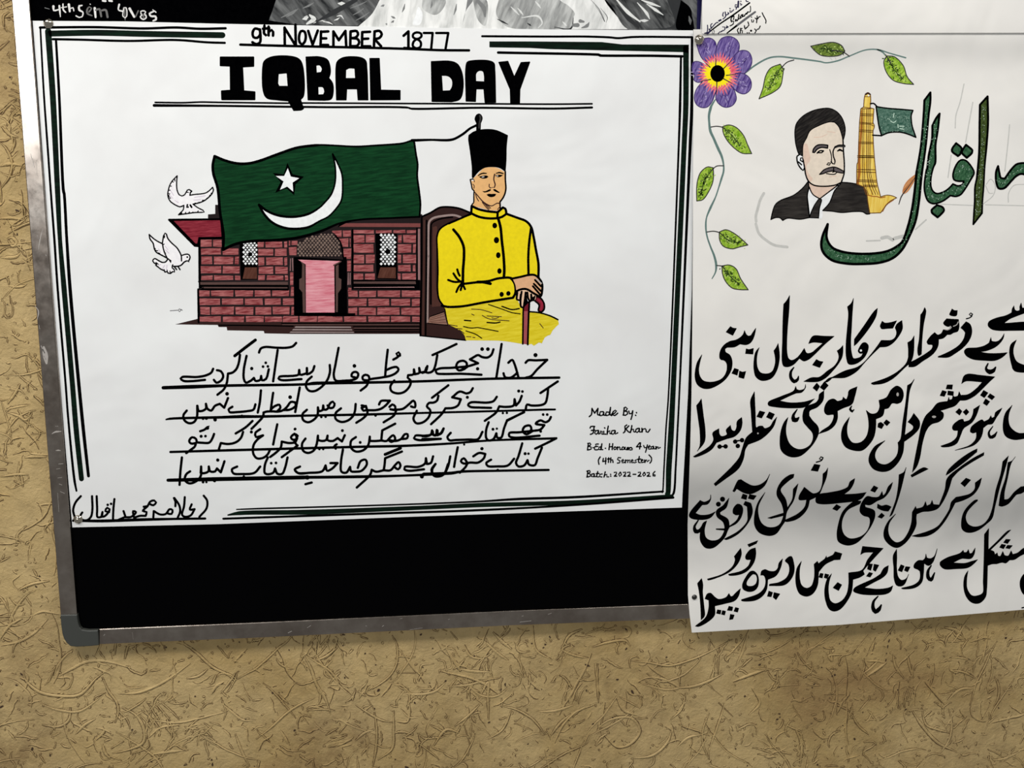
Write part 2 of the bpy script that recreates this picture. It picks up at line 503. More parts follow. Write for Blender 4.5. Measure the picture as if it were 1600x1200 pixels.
vdef(W1=(0, 900, 400), W2=(400, 900, 400), W3=(800, 900, 400), W4=(1200, 900, 400), WL=(0, 0, 400), WM=(0, 300, 200), WN=(0, 600, 200))
TRACED_STRANDS = [
    ('W1', '0,395 60,310 140,265'), ('W1', '5,435 120,410 210,360 300,268'), ('W1', '205,245 270,222 370,240'), ('W1', '110,90 200,50 310,30'), ('W1', '150,590 155,640 240,720 380,750 500,740 600,640 640,610'),
    ('W1', '370,625 450,580 530,540 640,530 820,575'), ('W1', '740,735 860,730 960,695 1060,640 1190,545'), ('W1', '1150,420 1230,480 1330,570 1430,620 1470,660'), ('W1', '1165,640 1240,625 1300,580'), ('W1', '640,630 680,720 730,790 740,850 720,920'),
    ('W1', '760,820 850,870 900,960 895,1040 820,1080 700,1110'), ('W1', '1320,740 1350,690 1400,660'), ('W1', '1380,790 1450,850 1520,900 1600,900'), ('W1', '1470,985 1510,1090 1560,1190'), ('W1', '930,1010 1000,950 1120,930'), ('W1', '470,990 530,930 600,890'), ('W1', '780,520 800,440 815,425'),
    ('W1', '600,1025 650,970 640,940'), ('W1', '950,1115 1050,1100 1150,1090'), ('W1', '440,820 430,900 370,940 260,930'), ('W1', '640,1050 660,1110 690,1140'), ('W1', '1060,600 1100,540'),
    ('W2', '125,440 170,510 200,600 250,665'), ('W2', '295,490 340,570 380,680 430,760 465,860'), ('W2', '300,490 380,540 470,600 510,660 515,710 460,690'), ('W2', '370,530 440,500 510,445'), ('W2', '380,410 370,520'), ('W2', '0,1020 90,950 200,850 280,800 370,760'),
    ('W2', '850,370 880,430 880,540 840,620 750,690 680,720'), ('W2', '920,480 980,570 1040,630'), ('W2', '880,605 1000,605'), ('W2', '905,730 1020,740 1120,720 1190,660'), ('W2', '1180,440 1230,520 1270,590'), ('W2', '1300,430 1340,500 1430,520'), ('W2', '1200,690 1330,680 1430,650'),
    ('W2', '1270,580 1350,595 1480,600'), ('W2', '1390,770 1450,665 1450,760 1455,900'), ('W2', '1240,940 1330,870 1400,800'), ('W2', '1110,1060 1190,960 1270,980'), ('W2', '1600,830 1540,960 1450,1020'), ('W2', '740,850 755,960 750,1080 730,1190'), ('W2', '860,840 860,960 850,1080 760,1150'), ('W2', '150,960 180,1010 210,1060'),
    ('W2', '620,1030 680,980 740,960'), ('W2', '700,770 740,840'), ('W2', '1215,345 1260,400'), ('W2', '1480,350 1550,420 1600,460'), ('W2', '1420,400 1520,490 1580,530'), ('W2', '955,770 960,860 945,910 880,910'), ('W2', '1300,930 1340,1070'),
    ('W3', '130,310 150,460 250,525'), ('W3', '300,455 370,490 480,515'), ('W3', '310,455 360,370 440,330'), ('W3', '500,445 600,415 710,405 740,440'), ('W3', '740,530 850,540 980,560 1100,530 1220,480 1380,395'), ('W3', '780,665 850,635 960,650 1040,700 960,710 850,685 780,665'), ('W3', '1010,700 1130,690 1220,660 1320,610'),
    ('W3', '520,990 560,930 640,890 750,890 800,970 740,1050 660,1070 600,1020 575,990'), ('W3', '500,990 580,985'), ('W3', '265,1045 320,930 400,850 510,805'), ('W3', '240,1000 300,920 370,860'), ('W3', '580,790 560,930'), ('W3', '1085,730 1060,830 990,900'), ('W3', '740,1140 880,1120 970,1040 1000,960'),
    ('W3', '1470,370 1440,480 1400,560'), ('W3', '1240,700 1320,760'), ('W3', '1380,660 1480,620 1600,580'), ('W3', '1500,700 1550,790 1480,870'), ('W3', '650,750 700,840 780,870'), ('W3', '240,610 310,560'), ('W3', '1030,1070 1100,1010 1180,990'), ('W3', '1290,790 1380,880'), ('W3', '150,850 280,840 400,800'),
    ('W4', '385,440 400,530 380,500 500,490'), ('W4', '480,500 490,600 480,800'), ('W4', '515,850 570,940 630,990'), ('W4', '780,490 800,570 850,640'), ('W4', '870,490 890,580 910,640'), ('W4', '980,660 1050,740 1110,810'), ('W4', '1100,320 1180,340 1220,380'), ('W4', '900,840 960,930 1060,1040 1180,1100'), ('W4', '1320,530 1400,450'),
    ('W4', '170,950 210,1050 200,1190'), ('W4', '170,620 250,640'), ('W4', '960,820 990,930 1060,960 1140,980'), ('W4', '600,640 700,570 740,540'), ('W4', '60,690 200,680'), ('W4', '350,745 480,745'), ('W4', '1150,590 1220,600 1300,640'), ('W4', '1120,780 1200,710 1300,700'), ('W4', '820,660 800,800'),
    ('WL', '5,1180 60,1100 75,1020 40,930 0,890'), ('WL', '0,1040 60,1025 130,1035'), ('WL', '25,170 25,100 60,75'), ('WL', '10,790 60,840 115,860'), ('WL', '20,180 80,210'),
    ('WM', '0,335 120,325 310,350'), ('WM', '90,590 150,570 210,640 160,680 100,600'), ('WM', '250,730 400,700'), ('WM', '0,820 200,810 260,760'), ('WM', '160,690 260,660 250,740'),
    ('WN', '80,320 220,285 380,260'), ('WN', '90,250 180,130 250,0'), ('WN', '0,1160 200,1130 360,1130'), ('WN', '360,640 570,610'), ('WN', '300,920 420,905 590,910'), ('WN', '110,640 240,560'), ('WN', '80,350 230,400 320,450 400,370'), ('WN', '370,830 380,860 600,890')]
plaster_relief()

# notice board ----------------------------------------------------
m_metal, nt, b = new_mat('brushed_aluminium')
mp = mapping(nt, (1, 1, 1))
n = noise(nt, mp, 30, 4, 0.6)
r = ramp(nt, n.outputs['Fac'], [(0.35, lin((150, 138, 128))), (0.7, lin((182, 172, 162)))])
nt.links.new(r.outputs[0], b.inputs['Base Color'])
b.inputs['Metallic'].default_value = 1.0; b.inputs['Roughness'].default_value = 0.3
nr = noise(nt, mp, 90, 4, 0.6); rr = ramp(nt, nr.outputs['Fac'], [(0.3, (0.16, 0.16, 0.16, 1)), (0.7, (0.26, 0.26, 0.26, 1))])
nt.links.new(rr.outputs[0], b.inputs['Roughness'])
m_cap, nt, b = new_mat('grey_plastic'); b.inputs['Base Color'].default_value = lin((62, 64, 60)); b.inputs['Roughness'].default_value = 0.5
m_scuff, nt, b = new_mat('pale_scuff'); b.inputs['Base Color'].default_value = lin((170, 164, 158)); b.inputs['Roughness'].default_value = 0.6
m_felt, nt, b = new_mat('black_board'); b.inputs['Base Color'].default_value = lin((3, 3, 4)); b.inputs['Roughness'].default_value = 0.9; b.inputs['Specular IOR Level'].default_value = 0.02

board = bpy.data.objects.new('notice_board', None); COL.objects.link(board)
tag(board, 'black notice board in a worn aluminium frame with grey corner', 'notice board')
# outer and inner frame lines in the photo, extended beyond its edges
TL_o = extend((94.5, 961), (18, 0), 1.45); TL_i = extend((120, 960), (46, 0), 1.45)
BR_t = extend((155, 983), (1075, 944), 1.75); BR_b = extend((155, 1007), (1075, 967), 1.75)
tr_o = (BR_b[0] + 20, TL_o[1] + 60)
slab('backing_panel', [TL_i, (43, 0), (116, 960), (122, 985), (1075, 946), BR_t, (BR_t[0] - 20, TL_i[1] + 60)], 0.001, 0.009, m_felt, board)
slab('side_rail', [TL_o, (18, 0), (94.5, 961), (120.2, 960), (46, 0), TL_i], 0.0, 0.013, m_metal, board, 0.0009)
slab('bottom_rail', [(155, 983), (400, 973), (800, 954.5), (1075, 944), BR_t, BR_b, (1075, 967), (800, 977.5), (400, 997), (155, 1007)], 0.0, 0.013, m_metal, board, 0.0009)
slab('top_rail', [TL_o, (BR_t[0], TL_o[1] + 30), (BR_t[0], TL_o[1] + 55), TL_i], 0.0, 0.013, m_metal, board, 0.0009)
cap = [(94, 961), (95, 975), (97, 990), (99.5, 998), (104, 1005), (110, 1010), (120, 1011), (140, 1010), (154.5, 1008.5), (154, 996), (153, 985), (138, 985.5), (128, 984), (124.5, 980.5), (122.5, 975), (121, 967), (120.5, 960.5)]
slab('corner_cap', cap, 0.0, 0.0142, m_cap, board, 0.0012)['label'] = 'dark grey plastic corner cap'
# scuffs on the rails
scv, scf = [], []
def scuff(pts, w):
    global VW
    VW = 'PX'
    rs, _ = runs(pts, False, w)
    for r_ in rs:
        b0 = len(scv)
        for i, (x, y, _w) in enumerate(r_):
            a_, c_ = r_[max(0, i - 1)], r_[min(len(r_) - 1, i + 1)]
            tx, ty = c_[0] - a_[0], c_[1] - a_[1]; l = math.hypot(tx, ty) or 1
            h = w / 2 * min(1, 0.3 + 2 * min(i, len(r_) - 1 - i) / len(r_))
            scv.append(on_wall(x - ty / l * h, y + tx / l * h, 0.01306)); scv.append(on_wall(x + ty / l * h, y - tx / l * h, 0.01306))
        for i in range(len(r_) - 1): scf.append((b0 + 2 * i, b0 + 2 * i + 1, b0 + 2 * i + 3, b0 + 2 * i + 2))
for s_, w_ in (('66.5,358 63,372 60,390', 1.6), ('68,541 70.5,553 73,569', 8), ('55,478 60,486 58,500', 1.6), ('61,508 62,514', 1.6), ('92,756 97,758', 2), ('94,768 101,771', 2), ('90,770 92,800', 1.2), ('48,240 54,262', 2.2), ('57,250 58,275', 1.6), ('58,367 60,374', 1.2), ('71.5,398 72.5,400', 3), ('81,678 86,675 96,674', 2.6), ('86,666 91,666', 1.6), ('87,704 91,703.5 95,704', 2), ('91,725 99,724.5', 2.2), ('88,733 94,732', 1.6), ('90,747 97,746', 1.6), ('64,540 70,552', 3.4), ('68,556 72,562', 3),
               ('162,993 164,991', 2), ('207,988 208,999', 0.6), ('571,978 573,978', 2), ('597,979 600,977', 2), ('480,981 486,977', 1.6), ('625,967 629,966', 1.2), ('640,984 660,981', 1.2), ('815,963 818,962', 1.5), ('856,960 862,958', 1.6), ('812,972 830,970', 2), ('450,989 456,986', 2.4), ('700,968 703,967', 1.2)):
    scuff(s_, w_)
o = link_mesh('pale_scuff', scv, scf, m_scuff, board); o['kind'] = 'stuff'

# paper -----------------------------------------------------------
def paper_mat(name, col, folds=(), crumple=0.5):
    m, nt, b = new_mat(name)
    mp = mapping(nt, (1, 1, 1))
    n0 = noise(nt, mp, 9, 4, 0.55)
    c2 = tuple(int(x * 0.975) for x in col)
    r = ramp(nt, n0.outputs['Fac'], [(0.35, lin(c2)), (0.62, lin(col))])
    nt.links.new(r.outputs[0], b.inputs['Base Color'])
    b.inputs['Roughness'].default_value = 0.55; b.inputs['Specular IOR Level'].default_value = 0.3
    n1 = noise(nt, mp, 4.5, 3, 0.5, 0.8)
    h = n1.outputs['Fac']
    k = nt.nodes.new('ShaderNodeMath'); k.operation = 'MULTIPLY'; k.inputs[1].default_value = crumple
    nt.links.new(h, k.inputs[0]); h = k.outputs[0]
    sx = nt.nodes.new('ShaderNodeSeparateXYZ'); tc = nt.nodes.new('ShaderNodeTexCoord'); nt.links.new(tc.outputs['Object'], sx.inputs[0])
    for z, wdt, amp, slope in folds:      # soft horizontal waves of the sheet; one stands in for a shadow band
        s = nt.nodes.new('ShaderNodeMath'); s.operation = 'MULTIPLY_ADD'; s.inputs[1].default_value = slope; s.inputs[2].default_value = -z
        nt.links.new(sx.outputs['X'], s.inputs[0])
        a = nt.nodes.new('ShaderNodeMath'); a.operation = 'ADD'; nt.links.new(sx.outputs['Z'], a.inputs[0]); nt.links.new(s.outputs[0], a.inputs[1])
        d = nt.nodes.new('ShaderNodeMath'); d.operation = 'DIVIDE'; d.inputs[1].default_value = wdt; nt.links.new(a.outputs[0], d.inputs[0])
        t = nt.nodes.new('ShaderNodeMath'); t.operation = 'TANH'; nt.links.new(d.outputs[0], t.inputs[0])
        q = nt.nodes.new('ShaderNodeMath'); q.operation = 'MULTIPLY_ADD'; q.inputs[1].default_value = amp
        nt.links.new(t.outputs[0], q.inputs[0]); nt.links.new(h, q.inputs[2]); h = q.outputs[0]
    bp = nt.nodes.new('ShaderNodeBump'); bp.inputs['Strength'].default_value = 1.0; bp.inputs['Distance'].default_value = 0.01
    nt.links.new(h, bp.inputs['Height']); nt.links.new(bp.outputs[0], b.inputs['Normal'])
    MATS[name] = m
    return m
Z = lambda y, x=1300: on_wall(x, y, 0.0138).z
m_p1 = paper_mat('white_chart_paper', (240, 242, 242), crumple=0.55)
m_p2 = paper_mat('ivory_chart_paper', (243, 241, 236), folds=((Z(748), 0.050, 2.3, 0.06), (Z(74), 0.020, 0.45, 0.0), (Z(910), 0.03, -0.35, 0.02)), crumple=0.8)  # fold near the top shapes in the shadow below the paper sheet
m_p3 = paper_mat('painted_sheet', (238, 238, 236))

for nm, c, rg, sp in (('black', (1, 1, 2), 0.8, 0.0), ('soft_black', (46, 45, 45), 0.6, 0.2), ('paper_white', (238, 240, 241), 0.6, 0.2), ('paper_grey', (176, 172, 168), 0.6, 0.2),
              ('dark_maroon', (20, 5, 7), 0.6, 0.2), ('dark_brown', (44, 19, 16), 0.6, 0.2), ('chair_mid', (74, 40, 32), 0.6, 0.2), ('seat_wood', (140, 104, 90), 0.7, 0.2), ('trim_grey', (150, 130, 126), 0.7, 0.2), ('grey_rose', (140, 104, 104), 0.7, 0.2),
              ('brown_grey', (84, 60, 56), 0.7, 0.2), ('step_grey', (150, 134, 132), 0.7, 0.2), ('brown_lattice', (128, 108, 98), 0.7, 0.2), ('roof_brown', (120, 62, 60), 0.7, 0.2), ('brown_line', (52, 22, 16), 0.6, 0.2), ('skin', (228, 178, 118), 0.7, 0.2),
              ('skin_hand', (222, 172, 130), 0.7, 0.2), ('skin_pale', (228, 192, 160), 0.7, 0.2), ('cane_rose', (160, 76, 80), 0.6, 0.2), ('cane_red', (112, 18, 36), 0.6, 0.2), ('cane_bright', (150, 30, 56), 0.6, 0.2), ('yellow_marker', (236, 214, 12), 0.6, 0.2),
              ('dove_white', (242, 240, 244), 0.6, 0.2), ('dove_shade', (206, 194, 210), 0.7, 0.2), ('pencil', (120, 120, 122), 0.7, 0.2), ('faint_pencil', (198, 198, 194), 0.7, 0.2), ('stem_green', (96, 122, 118), 0.7, 0.2), ('leaf_dark', (52, 78, 22), 0.7, 0.2), ('leaf_pale', (190, 214, 120), 0.7, 0.2),
              ('petal_line', (58, 40, 100), 0.7, 0.2), ('flower_yellow', (252, 228, 20), 0.7, 0.2), ('portrait_skin', (228, 215, 198), 0.7, 0.2), ('portrait_blush', (222, 196, 178), 0.7, 0.2), ('moustache_grey', (92, 84, 86), 0.7, 0.2), ('tower_line', (104, 64, 18), 0.7, 0.2), ('tower_shade', (166, 100, 36), 0.7, 0.2),
              ('glint', (196, 222, 204), 0.4, 0.5), ('chalk', (215, 214, 212), 0.8, 0.1), ('grey_chalk', (104, 103, 102), 0.8, 0.1), ('blue_tape', (12, 7, 60), 0.4, 0.4), ('paint_grey', (120, 122, 122), 0.7, 0.2), ('paint_dark', (40, 42, 44), 0.7, 0.2), ('paint_light', (214, 216, 214), 0.7, 0.2), ('grey_ink', (92, 92, 96), 0.6, 0.2), ('navy_ink', (28, 24, 62), 0.6, 0.2)):
    ink_mat(nm, c, rg, sp)
def reg(name, *a, **k): MATS[name] = streaky(name, *a, **k)
reg('green_marker', (0, 12, 5), (4, 32, 18), fine=300, along=40)
reg('green_pencil', (0, 44, 20), (16, 74, 38), 0.12, 0.4, 0.75, fine=420, along=45)
reg('brick_pencil', (118, 38, 44), (206, 132, 130), 0.1, 0.36, 0.78, fine=700, along=90)
reg('roof_red', (112, 18, 36), (160, 60, 72), 0.1, 0.35, 0.75, fine=600, along=70)
reg('pink_pencil', (206, 104, 122), (234, 172, 180), 0.05, 0.3, 0.7, fine=520, along=50)
reg('brown_pencil', (78, 42, 32), (100, 62, 50), 1.2, 0.35, 0.7, fine=500, along=60)
reg('yellow_pencil', (214, 192, 12), (240, 222, 60), 0.15, 0.3, 0.7, fine=400, along=60)
reg('violet_pencil', (62, 38, 118), (160, 142, 200), 1.25, 0.36, 0.74, fine=520, along=80)
reg('pink_petal', (222, 72, 104), (246, 160, 160), 0.8, 0.35, 0.72, fine=700, along=120)
reg('leaf_green', (110, 158, 16), (190, 218, 90), 0.9, 0.35, 0.7, fine=420, along=160)
reg('leaf_olive', (70, 92, 22), (136, 158, 72), 0.4, 0.35, 0.7, fine=420, along=160)
reg('glitter_green', (28, 70, 44), (78, 122, 88), 1.4, 0.35, 0.75, rough=0.45, fine=420, along=260)
reg('glitter_olive', (44, 58, 26), (84, 104, 50), 1.4, 0.35, 0.75, rough=0.45, fine=420, along=260)
reg('glitter_teal', (44, 84, 70), (112, 146, 130), 0.3, 0.35, 0.75, rough=0.45, fine=420, along=320)
reg('hair_black', (24, 22, 22), (66, 62, 58), 0.6, 0.45, 0.8, fine=600, along=70)
reg('suit_black', (34, 31, 30), (70, 66, 62), 0.05, 0.4, 0.85, fine=260, along=40)
reg('tower_gold', (224, 178, 48), (254, 228, 124), 1.5, 0.3, 0.7, fine=500, along=40)
reg('feather_rust', (172, 98, 44), (220, 160, 110), 0.9, 0.3, 0.7, fine=600, along=90)
reg('paint_smoke', (34, 36, 38), (128, 130, 130), -0.9, 0.35, 0.75, fine=110, along=26)
reg('paint_cloth', (110, 112, 112), (210, 212, 210), 1.2, 0.35, 0.7, fine=90, along=22)
reg('paint_wash', (196, 198, 196), (242, 243, 241), 1.4, 0.3, 0.6, fine=90, along=25)
# ------------------------------------------------------------------ what is drawn on the wide poster
vdef(A0=(0, 0, 400), V1=(340, 0, 300), V2=(640, 0, 300), V3=(860, 0, 300), V4=(220, 200, 300), V5=(220, 340, 300),
     V6=(500, 200, 200), V7=(440, 330, 260), P1=(690, 170, 160), P2=(710, 250, 120), P3=(650, 310, 240), P4=(650, 400, 240),
     D1=(225, 265, 120), D2=(225, 350, 120), U1=(240, 520, 240), U2=(460, 530, 240), U3=(660, 530, 240),
     U4=(240, 630, 240), U5=(460, 620, 240), U6=(660, 620, 240), U7=(100, 680, 240), M1=(900, 620, 200), L1=(0, 300, 200), L2=(0, 600, 200))
def view(n):
    global VW
    VW = n
def many(sh, w, *ss, mat='black', **k):
    for s in ss: sh.stroke(s, w, mat, **k)

def draw_poster_one(S):
    B = 'black'
    # border rules
    S.part('border_rule', 'ruled double black and green border line')
    view('A0')
    S.stroke('250,172 600,170 900,178 1100,172 1250,180 1410,177', 13)
    S.stroke('330,245 500,248 800,256 1100,250 1300,265 1405,268', 12)
    S.stroke('252,172,9 275,600,10 300,950,11 @L1 635,0,22 680,600,24 720,1200,24 @L2 820,0,22 850,400,22 930,1200,26 @U7 130,580,16', 13)
    S.stroke('@A0 350,250,12 370,600,14 398,1200,16 @L1 798,0,30 835,600,30 875,1200,36 @L2 985,0,36 1045,600,36 @U7 255,425,26', 10)
    S.stroke('@A0 310,210 600,205 900,212 1390,220', 32, 'green_marker')
    S.stroke('@A0 301,196,34 330,600,32 360,1200,28 @L1 720,0,48 750,600,44 800,1200,56 @L2 905,0,54 955,600,56 @U7 182,455,44', 32, 'green_marker')
    S.stroke('@V2 605,302 @V3 0,305 300,305 500,312 560,318 700,308 1180,310', 15)
    S.stroke('@V3 1180,310,16 1178,900,22 1165,1200,22 @M1 1290,0,18 1265,500,20 1245,900,20 1222,1200,24 @PX 1049,776,2.6', 22)
    S.stroke('@V2 738,438 1600,458 @V3 400,462 850,465 1100,470;', 18)
    S.stroke('@V3 1088,470,14 1080,900,18 1070,1200,14 @M1 1155,0,16 1125,400,16 1100,900,16 1080,1200,14 @PX 1034,768,2.6', 16)
    S.fill('@V2 665,345; 1000,345 1600,350; @V3 600,370 1155,372; 1150,440; 1110,435; 0,410 @V2 1000,400 665,395;', 'green_marker', straight=True)
    S.stroke('@V3 1130,400,40 1128,900,38 1115,1200,36 @M1 1210,0,56 1185,500,62 1160,900,60 1150,1200,52 @PX 1043,772,7', 38, 'green_marker')
    # bottom rules
    S.stroke('@U4 865,1107,10 1100,1098,14 1600,1085,14 @U6 0,1115,14 600,1090,16 1000,1065,22 1600,1045,22 @PX 1036,768,2.6', 12)
    S.stroke('@U4 775,1165,12 900,1145,36 1600,1135,44 @U6 0,1155,36 600,1128,38 1600,1100,38 @PX 1049,776,6', 38, 'green_marker')
    S.stroke('@PX 349,810.5,2.8 600,802,3 740,797.5,3 900,789,2.6 1052,777.5,3', 3)
    # heading
    S.part('heading_lettering', 'large bold black heading lettering')
    view('V1')
    S.fill('25,478; 298,478; 298,550; 205,555; 215,760; 308,768; 308,828; 38,828; 35,760; 110,755; 108,548; 25,545;', edge=12)
    S.fill('450,475 610,470 680,495 708,550 715,800 690,830; 715,905; 700,915 635,920; 590,840; 500,832 410,815 382,760 377,560 390,510', edge=8,
           holes=['510,618; 575,612; 583,715; 515,715; 505,695;'])
    S.fill('738,476; 850,475 915,500 938,570 936,620 925,650; 955,690 963,760 945,825 890,835; 755,832;', edge=8,
           holes=['824,548; 850,546 868,575 860,600; 827,603;', '840,728; 875,728 888,765 880,785; 842,787;'])
    S.fill('992,832; 988,560 1000,512 1050,480 1190,480 1232,505 1243,570 1252,832; 1172,832; 1165,740; 1075,740; 1070,832;', edge=8,
           holes=['1072,585; 1095,572 1140,573; 1145,650; 1070,650;'])
    S.fill('1270,488; 1346,488; 1358,752; 1520,755; 1520,830; 1277,832;', edge=8)
    view('V2')
    S.fill('182,514; 340,512 398,535 436,610 444,740 418,825 350,848; 188,845;', edge=8, holes=['270,632; 320,637 350,665 352,720 335,752; 278,755;'])
    S.fill('472,842; 470,560 482,518 520,507 660,507 702,527 709,580 716,852; 630,852; 620,740; 553,740; 548,845;', edge=8,
           holes=['555,675; 557,612 580,592 610,597 620,640; 620,678;'])
    S.fill('745,520; 818,512; 872,645; 930,522; 1000,518; 918,745; 915,856; 843,856; 840,745;', edge=8)
    S.stroke('@A0 970,640 1150,642 1250,638 @V1 0,853 560,860; @PX 474,161,2.2 @V1 1600,863 @V2 600,865 1200,868 1520,865', 12)
    S.stroke('@A0 963,659 @V1 0,882 600,890; 900,893 1600,900 @V2 0,903 600,898 1200,905 1520,896', 15)
    S.part('date_lettering', 'thin black date lettering over a ruled line')
    view('V1')
    many(S, 19, '345,245 312,238 292,270 300,310 330,315 355,285 352,245; 358,310 352,355 320,368 290,352', '390,215 388,280 402,293', '378,240 430,235',
         '425,222 425,295', '425,268 450,250 462,265 462,297', '558,230; 560,372', '560,235; 645,372', '648,205; 652,380',
         '755,258; 792,372; 835,255', '862,262; 858,375; 920,375', '862,265 922,262', '862,320 905,320',
         '965,385; 965,262; 1010,335; 1065,258; 1072,385', '1108,265; 1105,385', '1108,262; 1160,260 1170,288 1150,312 1110,318; 1165,325 1180,350 1165,380 1105,385',
         '1205,270; 1203,386; 1272,386', '1205,268 1270,265', '1203,325 1255,322', '1308,268; 1303,388', '1308,262; 1350,258 1368,285 1350,315 1308,325; 1362,385',
         '1550,298; 1590,262; 1590,400', '1555,400 1620,405')
    S.stroke('695,260 678,310 685,355 702,370 725,350 735,300 722,262', 19, closed=True)
    many(S, 18, '190,372 400,378 800,388 1200,397 1600,408 @V2 250,418 495,420')
    view('V2')
    many(S, 17, '62,270 32,282 28,308 60,325 98,305 95,280', '60,328 32,350 28,385 58,403 90,390 92,350', closed=True)
    many(S, 17, '118,275; 192,275; 180,405', '222,275; 322,275; 300,405')

    # flag
    house = S.part('drawn_brick_building', 'drawn red brick building with a pink doorway')
    OUT = '615,235; 700,270 800,295 900,295 1000,270 1150,215 1300,165 1450,145 @V6 0,212 200,220 450,232 700,218 900,205 1040,190 1150,155; 1175,155; 1200,330 1220,450 1215,600 1240,800 1255,950 1245,1110; 900,1125 500,1145 250,1190 @V4 1500,860 1300,915 1100,935 900,945 780,970 685,1015; 690,900 660,700 640,500 605,380 600,310'
    view('V5')
    S.fill('235,15; 680,10; 690,900; 480,842; 485,240; 450,238;', B, straight=True)
    S.fill('485,175; 480,535; 520,580; 475,598; 480,870; @V7 1352,1075; 1352,28; 600,92; @V5 1100,190; 690,170;', 'dark_maroon', straight=True)
    view('V4')
    S.fill('560,720; 620,715; 620,640; 660,640; 680,765; 560,755;', 'dark_maroon', straight=True)
    view('V5')
    S.fill('285,890; 480,842; 490,868; 1600,868; @V7 1352,1070; 1352,1180; 100,1180; @V5 1030,965; 1025,945; 720,940; 715,912; 650,912; 640,895;', 'dark_brown', straight=True)
    S.stroke('235,18; 660,14; 680,170; 490,175; 485,238; 450,235; 235,18', 14)
    S.fill('275,28; 662,22; 672,158; 480,162; 470,215; 455,215;', 'roof_red', straight=True)
    RR = 'brick_pencil'
    R = S.rects
    def course(*a):
        R(*a, RR)
    view('V5')
    course(186, 243, [(500, 590), (605, 675)])
    course(255, 310, [(500, 665), (682, 815)])
    course(326, 388, [(505, 595), (610, 770), (784, 815)])
    course(404, 464, [(500, 668), (684, 822)])
    course(483, 520, [(505, 598), (612, 772), (787, 828)])
    course(200, 248, [(975, 1025), (1037, 1180), (1194, 1218)])
    course(261, 318, [(980, 1106), (1120, 1218)])
    course(333, 397, [(978, 1030), (1044, 1185), (1198, 1220)])
    course(409, 467, [(982, 1105), (1120, 1222)])
    course(481, 521, [(980, 1035), (1050, 1185), (1202, 1225)])
    course(606, 655, [(487, 572), (586, 770), (786, 935), (950, 1080), (1096, 1235)])
    course(673, 727, [(490, 662), (677, 853), (870, 1016), (1032, 1168), (1184, 1280)])
    course(743, 808, [(495, 575), (588, 775), (790, 938), (953, 1088), (1100, 1240), (1256, 1280)])
    course(823, 868, [(490, 670), (684, 860), (877, 1025), (1036, 1178), (1192, 1308), (1326, 1468), (1482, 1600)])
    S.use(house)
    R(192, 230, [(1232, 1246), (1258, 1305)], RR); R(246, 312, [(1236, 1300)], RR); R(457, 562, [(1246, 1272)], RR); R(574, 655, [(1250, 1276)], RR)
    R(340, 445, [(1244, 1252), (1262, 1270)], 'grey_rose')
    R(536, 560, [(495, 1225)], 'brown_grey'); R(574, 590, [(515, 1225)], 'brown_grey')
    S.fill('475,530; 1232,562; 1232,608; 485,604; 520,582; 490,560;', B, straight=True)
    R(536, 558, [(495, 1225)], 'brown_grey'); R(580, 588, [(525, 1225)], 'brown_grey')
    S.stroke('478,598; 482,872', 14); S.stroke('488,175; 490,530', 16)
    # windows
    S.fill('822,195; 972,195; 972,515; 835,518;', B, straight=True)
    S.lattice('858,212 966,212 966,398 858,398', 30, 38, 12.5, 'paper_white')
    S.dot('912,305', 18); S.fill('868,415; 968,415; 968,510; 848,510;', 'brown_pencil', straight=True)
    view('V7')
    R(118, 150, [(560, 1332)], 'roof_brown')
    S.fill('540,155; 620,115; 700,95; 560,115;', B, straight=True)
    course(186, 245, [(485, 578), (590, 665)])
    course(262, 343, [(545, 643), (656, 666)])
    course(360, 458, [(592, 668)])
    course(476, 575, [(632, 668)])
    course(182, 212, [(690, 888), (905, 1056), (1074, 1190), (1204, 1290)])
    course(229, 303, [(692, 797), (810, 895), (1120, 1153), (1170, 1290)])
    course(317, 400, [(692, 883), (1120, 1245), (1262, 1290)])
    course(418, 500, [(692, 793), (810, 895), (1118, 1150), (1168, 1290)])
    course(517, 580, [(692, 883), (1120, 1242), (1260, 1285)])
    course(598, 658, [(692, 785), (802, 898), (1118, 1143), (1160, 1290)])
    course(765, 824, [(640, 730), (747, 908), (924, 1138), (1158, 1330)]); R(735, 770, [(640, 672)], RR)
    course(843, 910, [(640, 816), (834, 1033), (1052, 1236), (1254, 1330)])
    course(927, 997, [(640, 728), (744, 905), (920, 1133), (1152, 1330)])
    course(1013, 1064, [(10, 156), (174, 333), (347, 585), (602, 816), (834, 1038), (1054, 1236), (1256, 1330)])
    S.use(house)
    R(590, 708, [(636, 646), (656, 664)], 'grey_rose'); R(168, 664, [(1310, 1334)], 'grey_rose')
    S.fill('680,660; 1330,660; 1330,758; 680,750;', B, straight=True)
    R(674, 698, [(692, 1290)], 'brown_grey'); R(728, 736, [(692, 1275)], 'grey_rose')
    S.stroke('682,180; 684,745', 14); S.stroke('1302,165; 1304,665', 11)
    S.fill('902,215; 1110,215; 1110,655; 912,650;', B, straight=True)
    S.lattice('958,230 1103,230 1103,515 958,515', 37, 46, 15.5, 'paper_white')
    S.dot('1022,388', 26); S.fill('950,540; 1098,540; 1098,646; 922,642;', 'brown_pencil', straight=True)
    # door
    S.fill('155,470; 148,400 152,320 200,260 300,225 400,200 460,192 520,225 570,310 590,400 590,470;', 'dark_maroon')
    S.lattice('160,440 160,320 205,275 300,240 460,205 515,235 560,310 578,440', 34, 40, 13, 'brown_lattice')
    S.stroke('520,235 570,310 592,440', 12)
    S.fill('118,440; 160,440; 590,465; 590,440; 625,440; 632,1000; 118,1000;', B, straight=True)
    S.fill('130,980; 708,980; 708,1010; 130,1008;', B, straight=True)
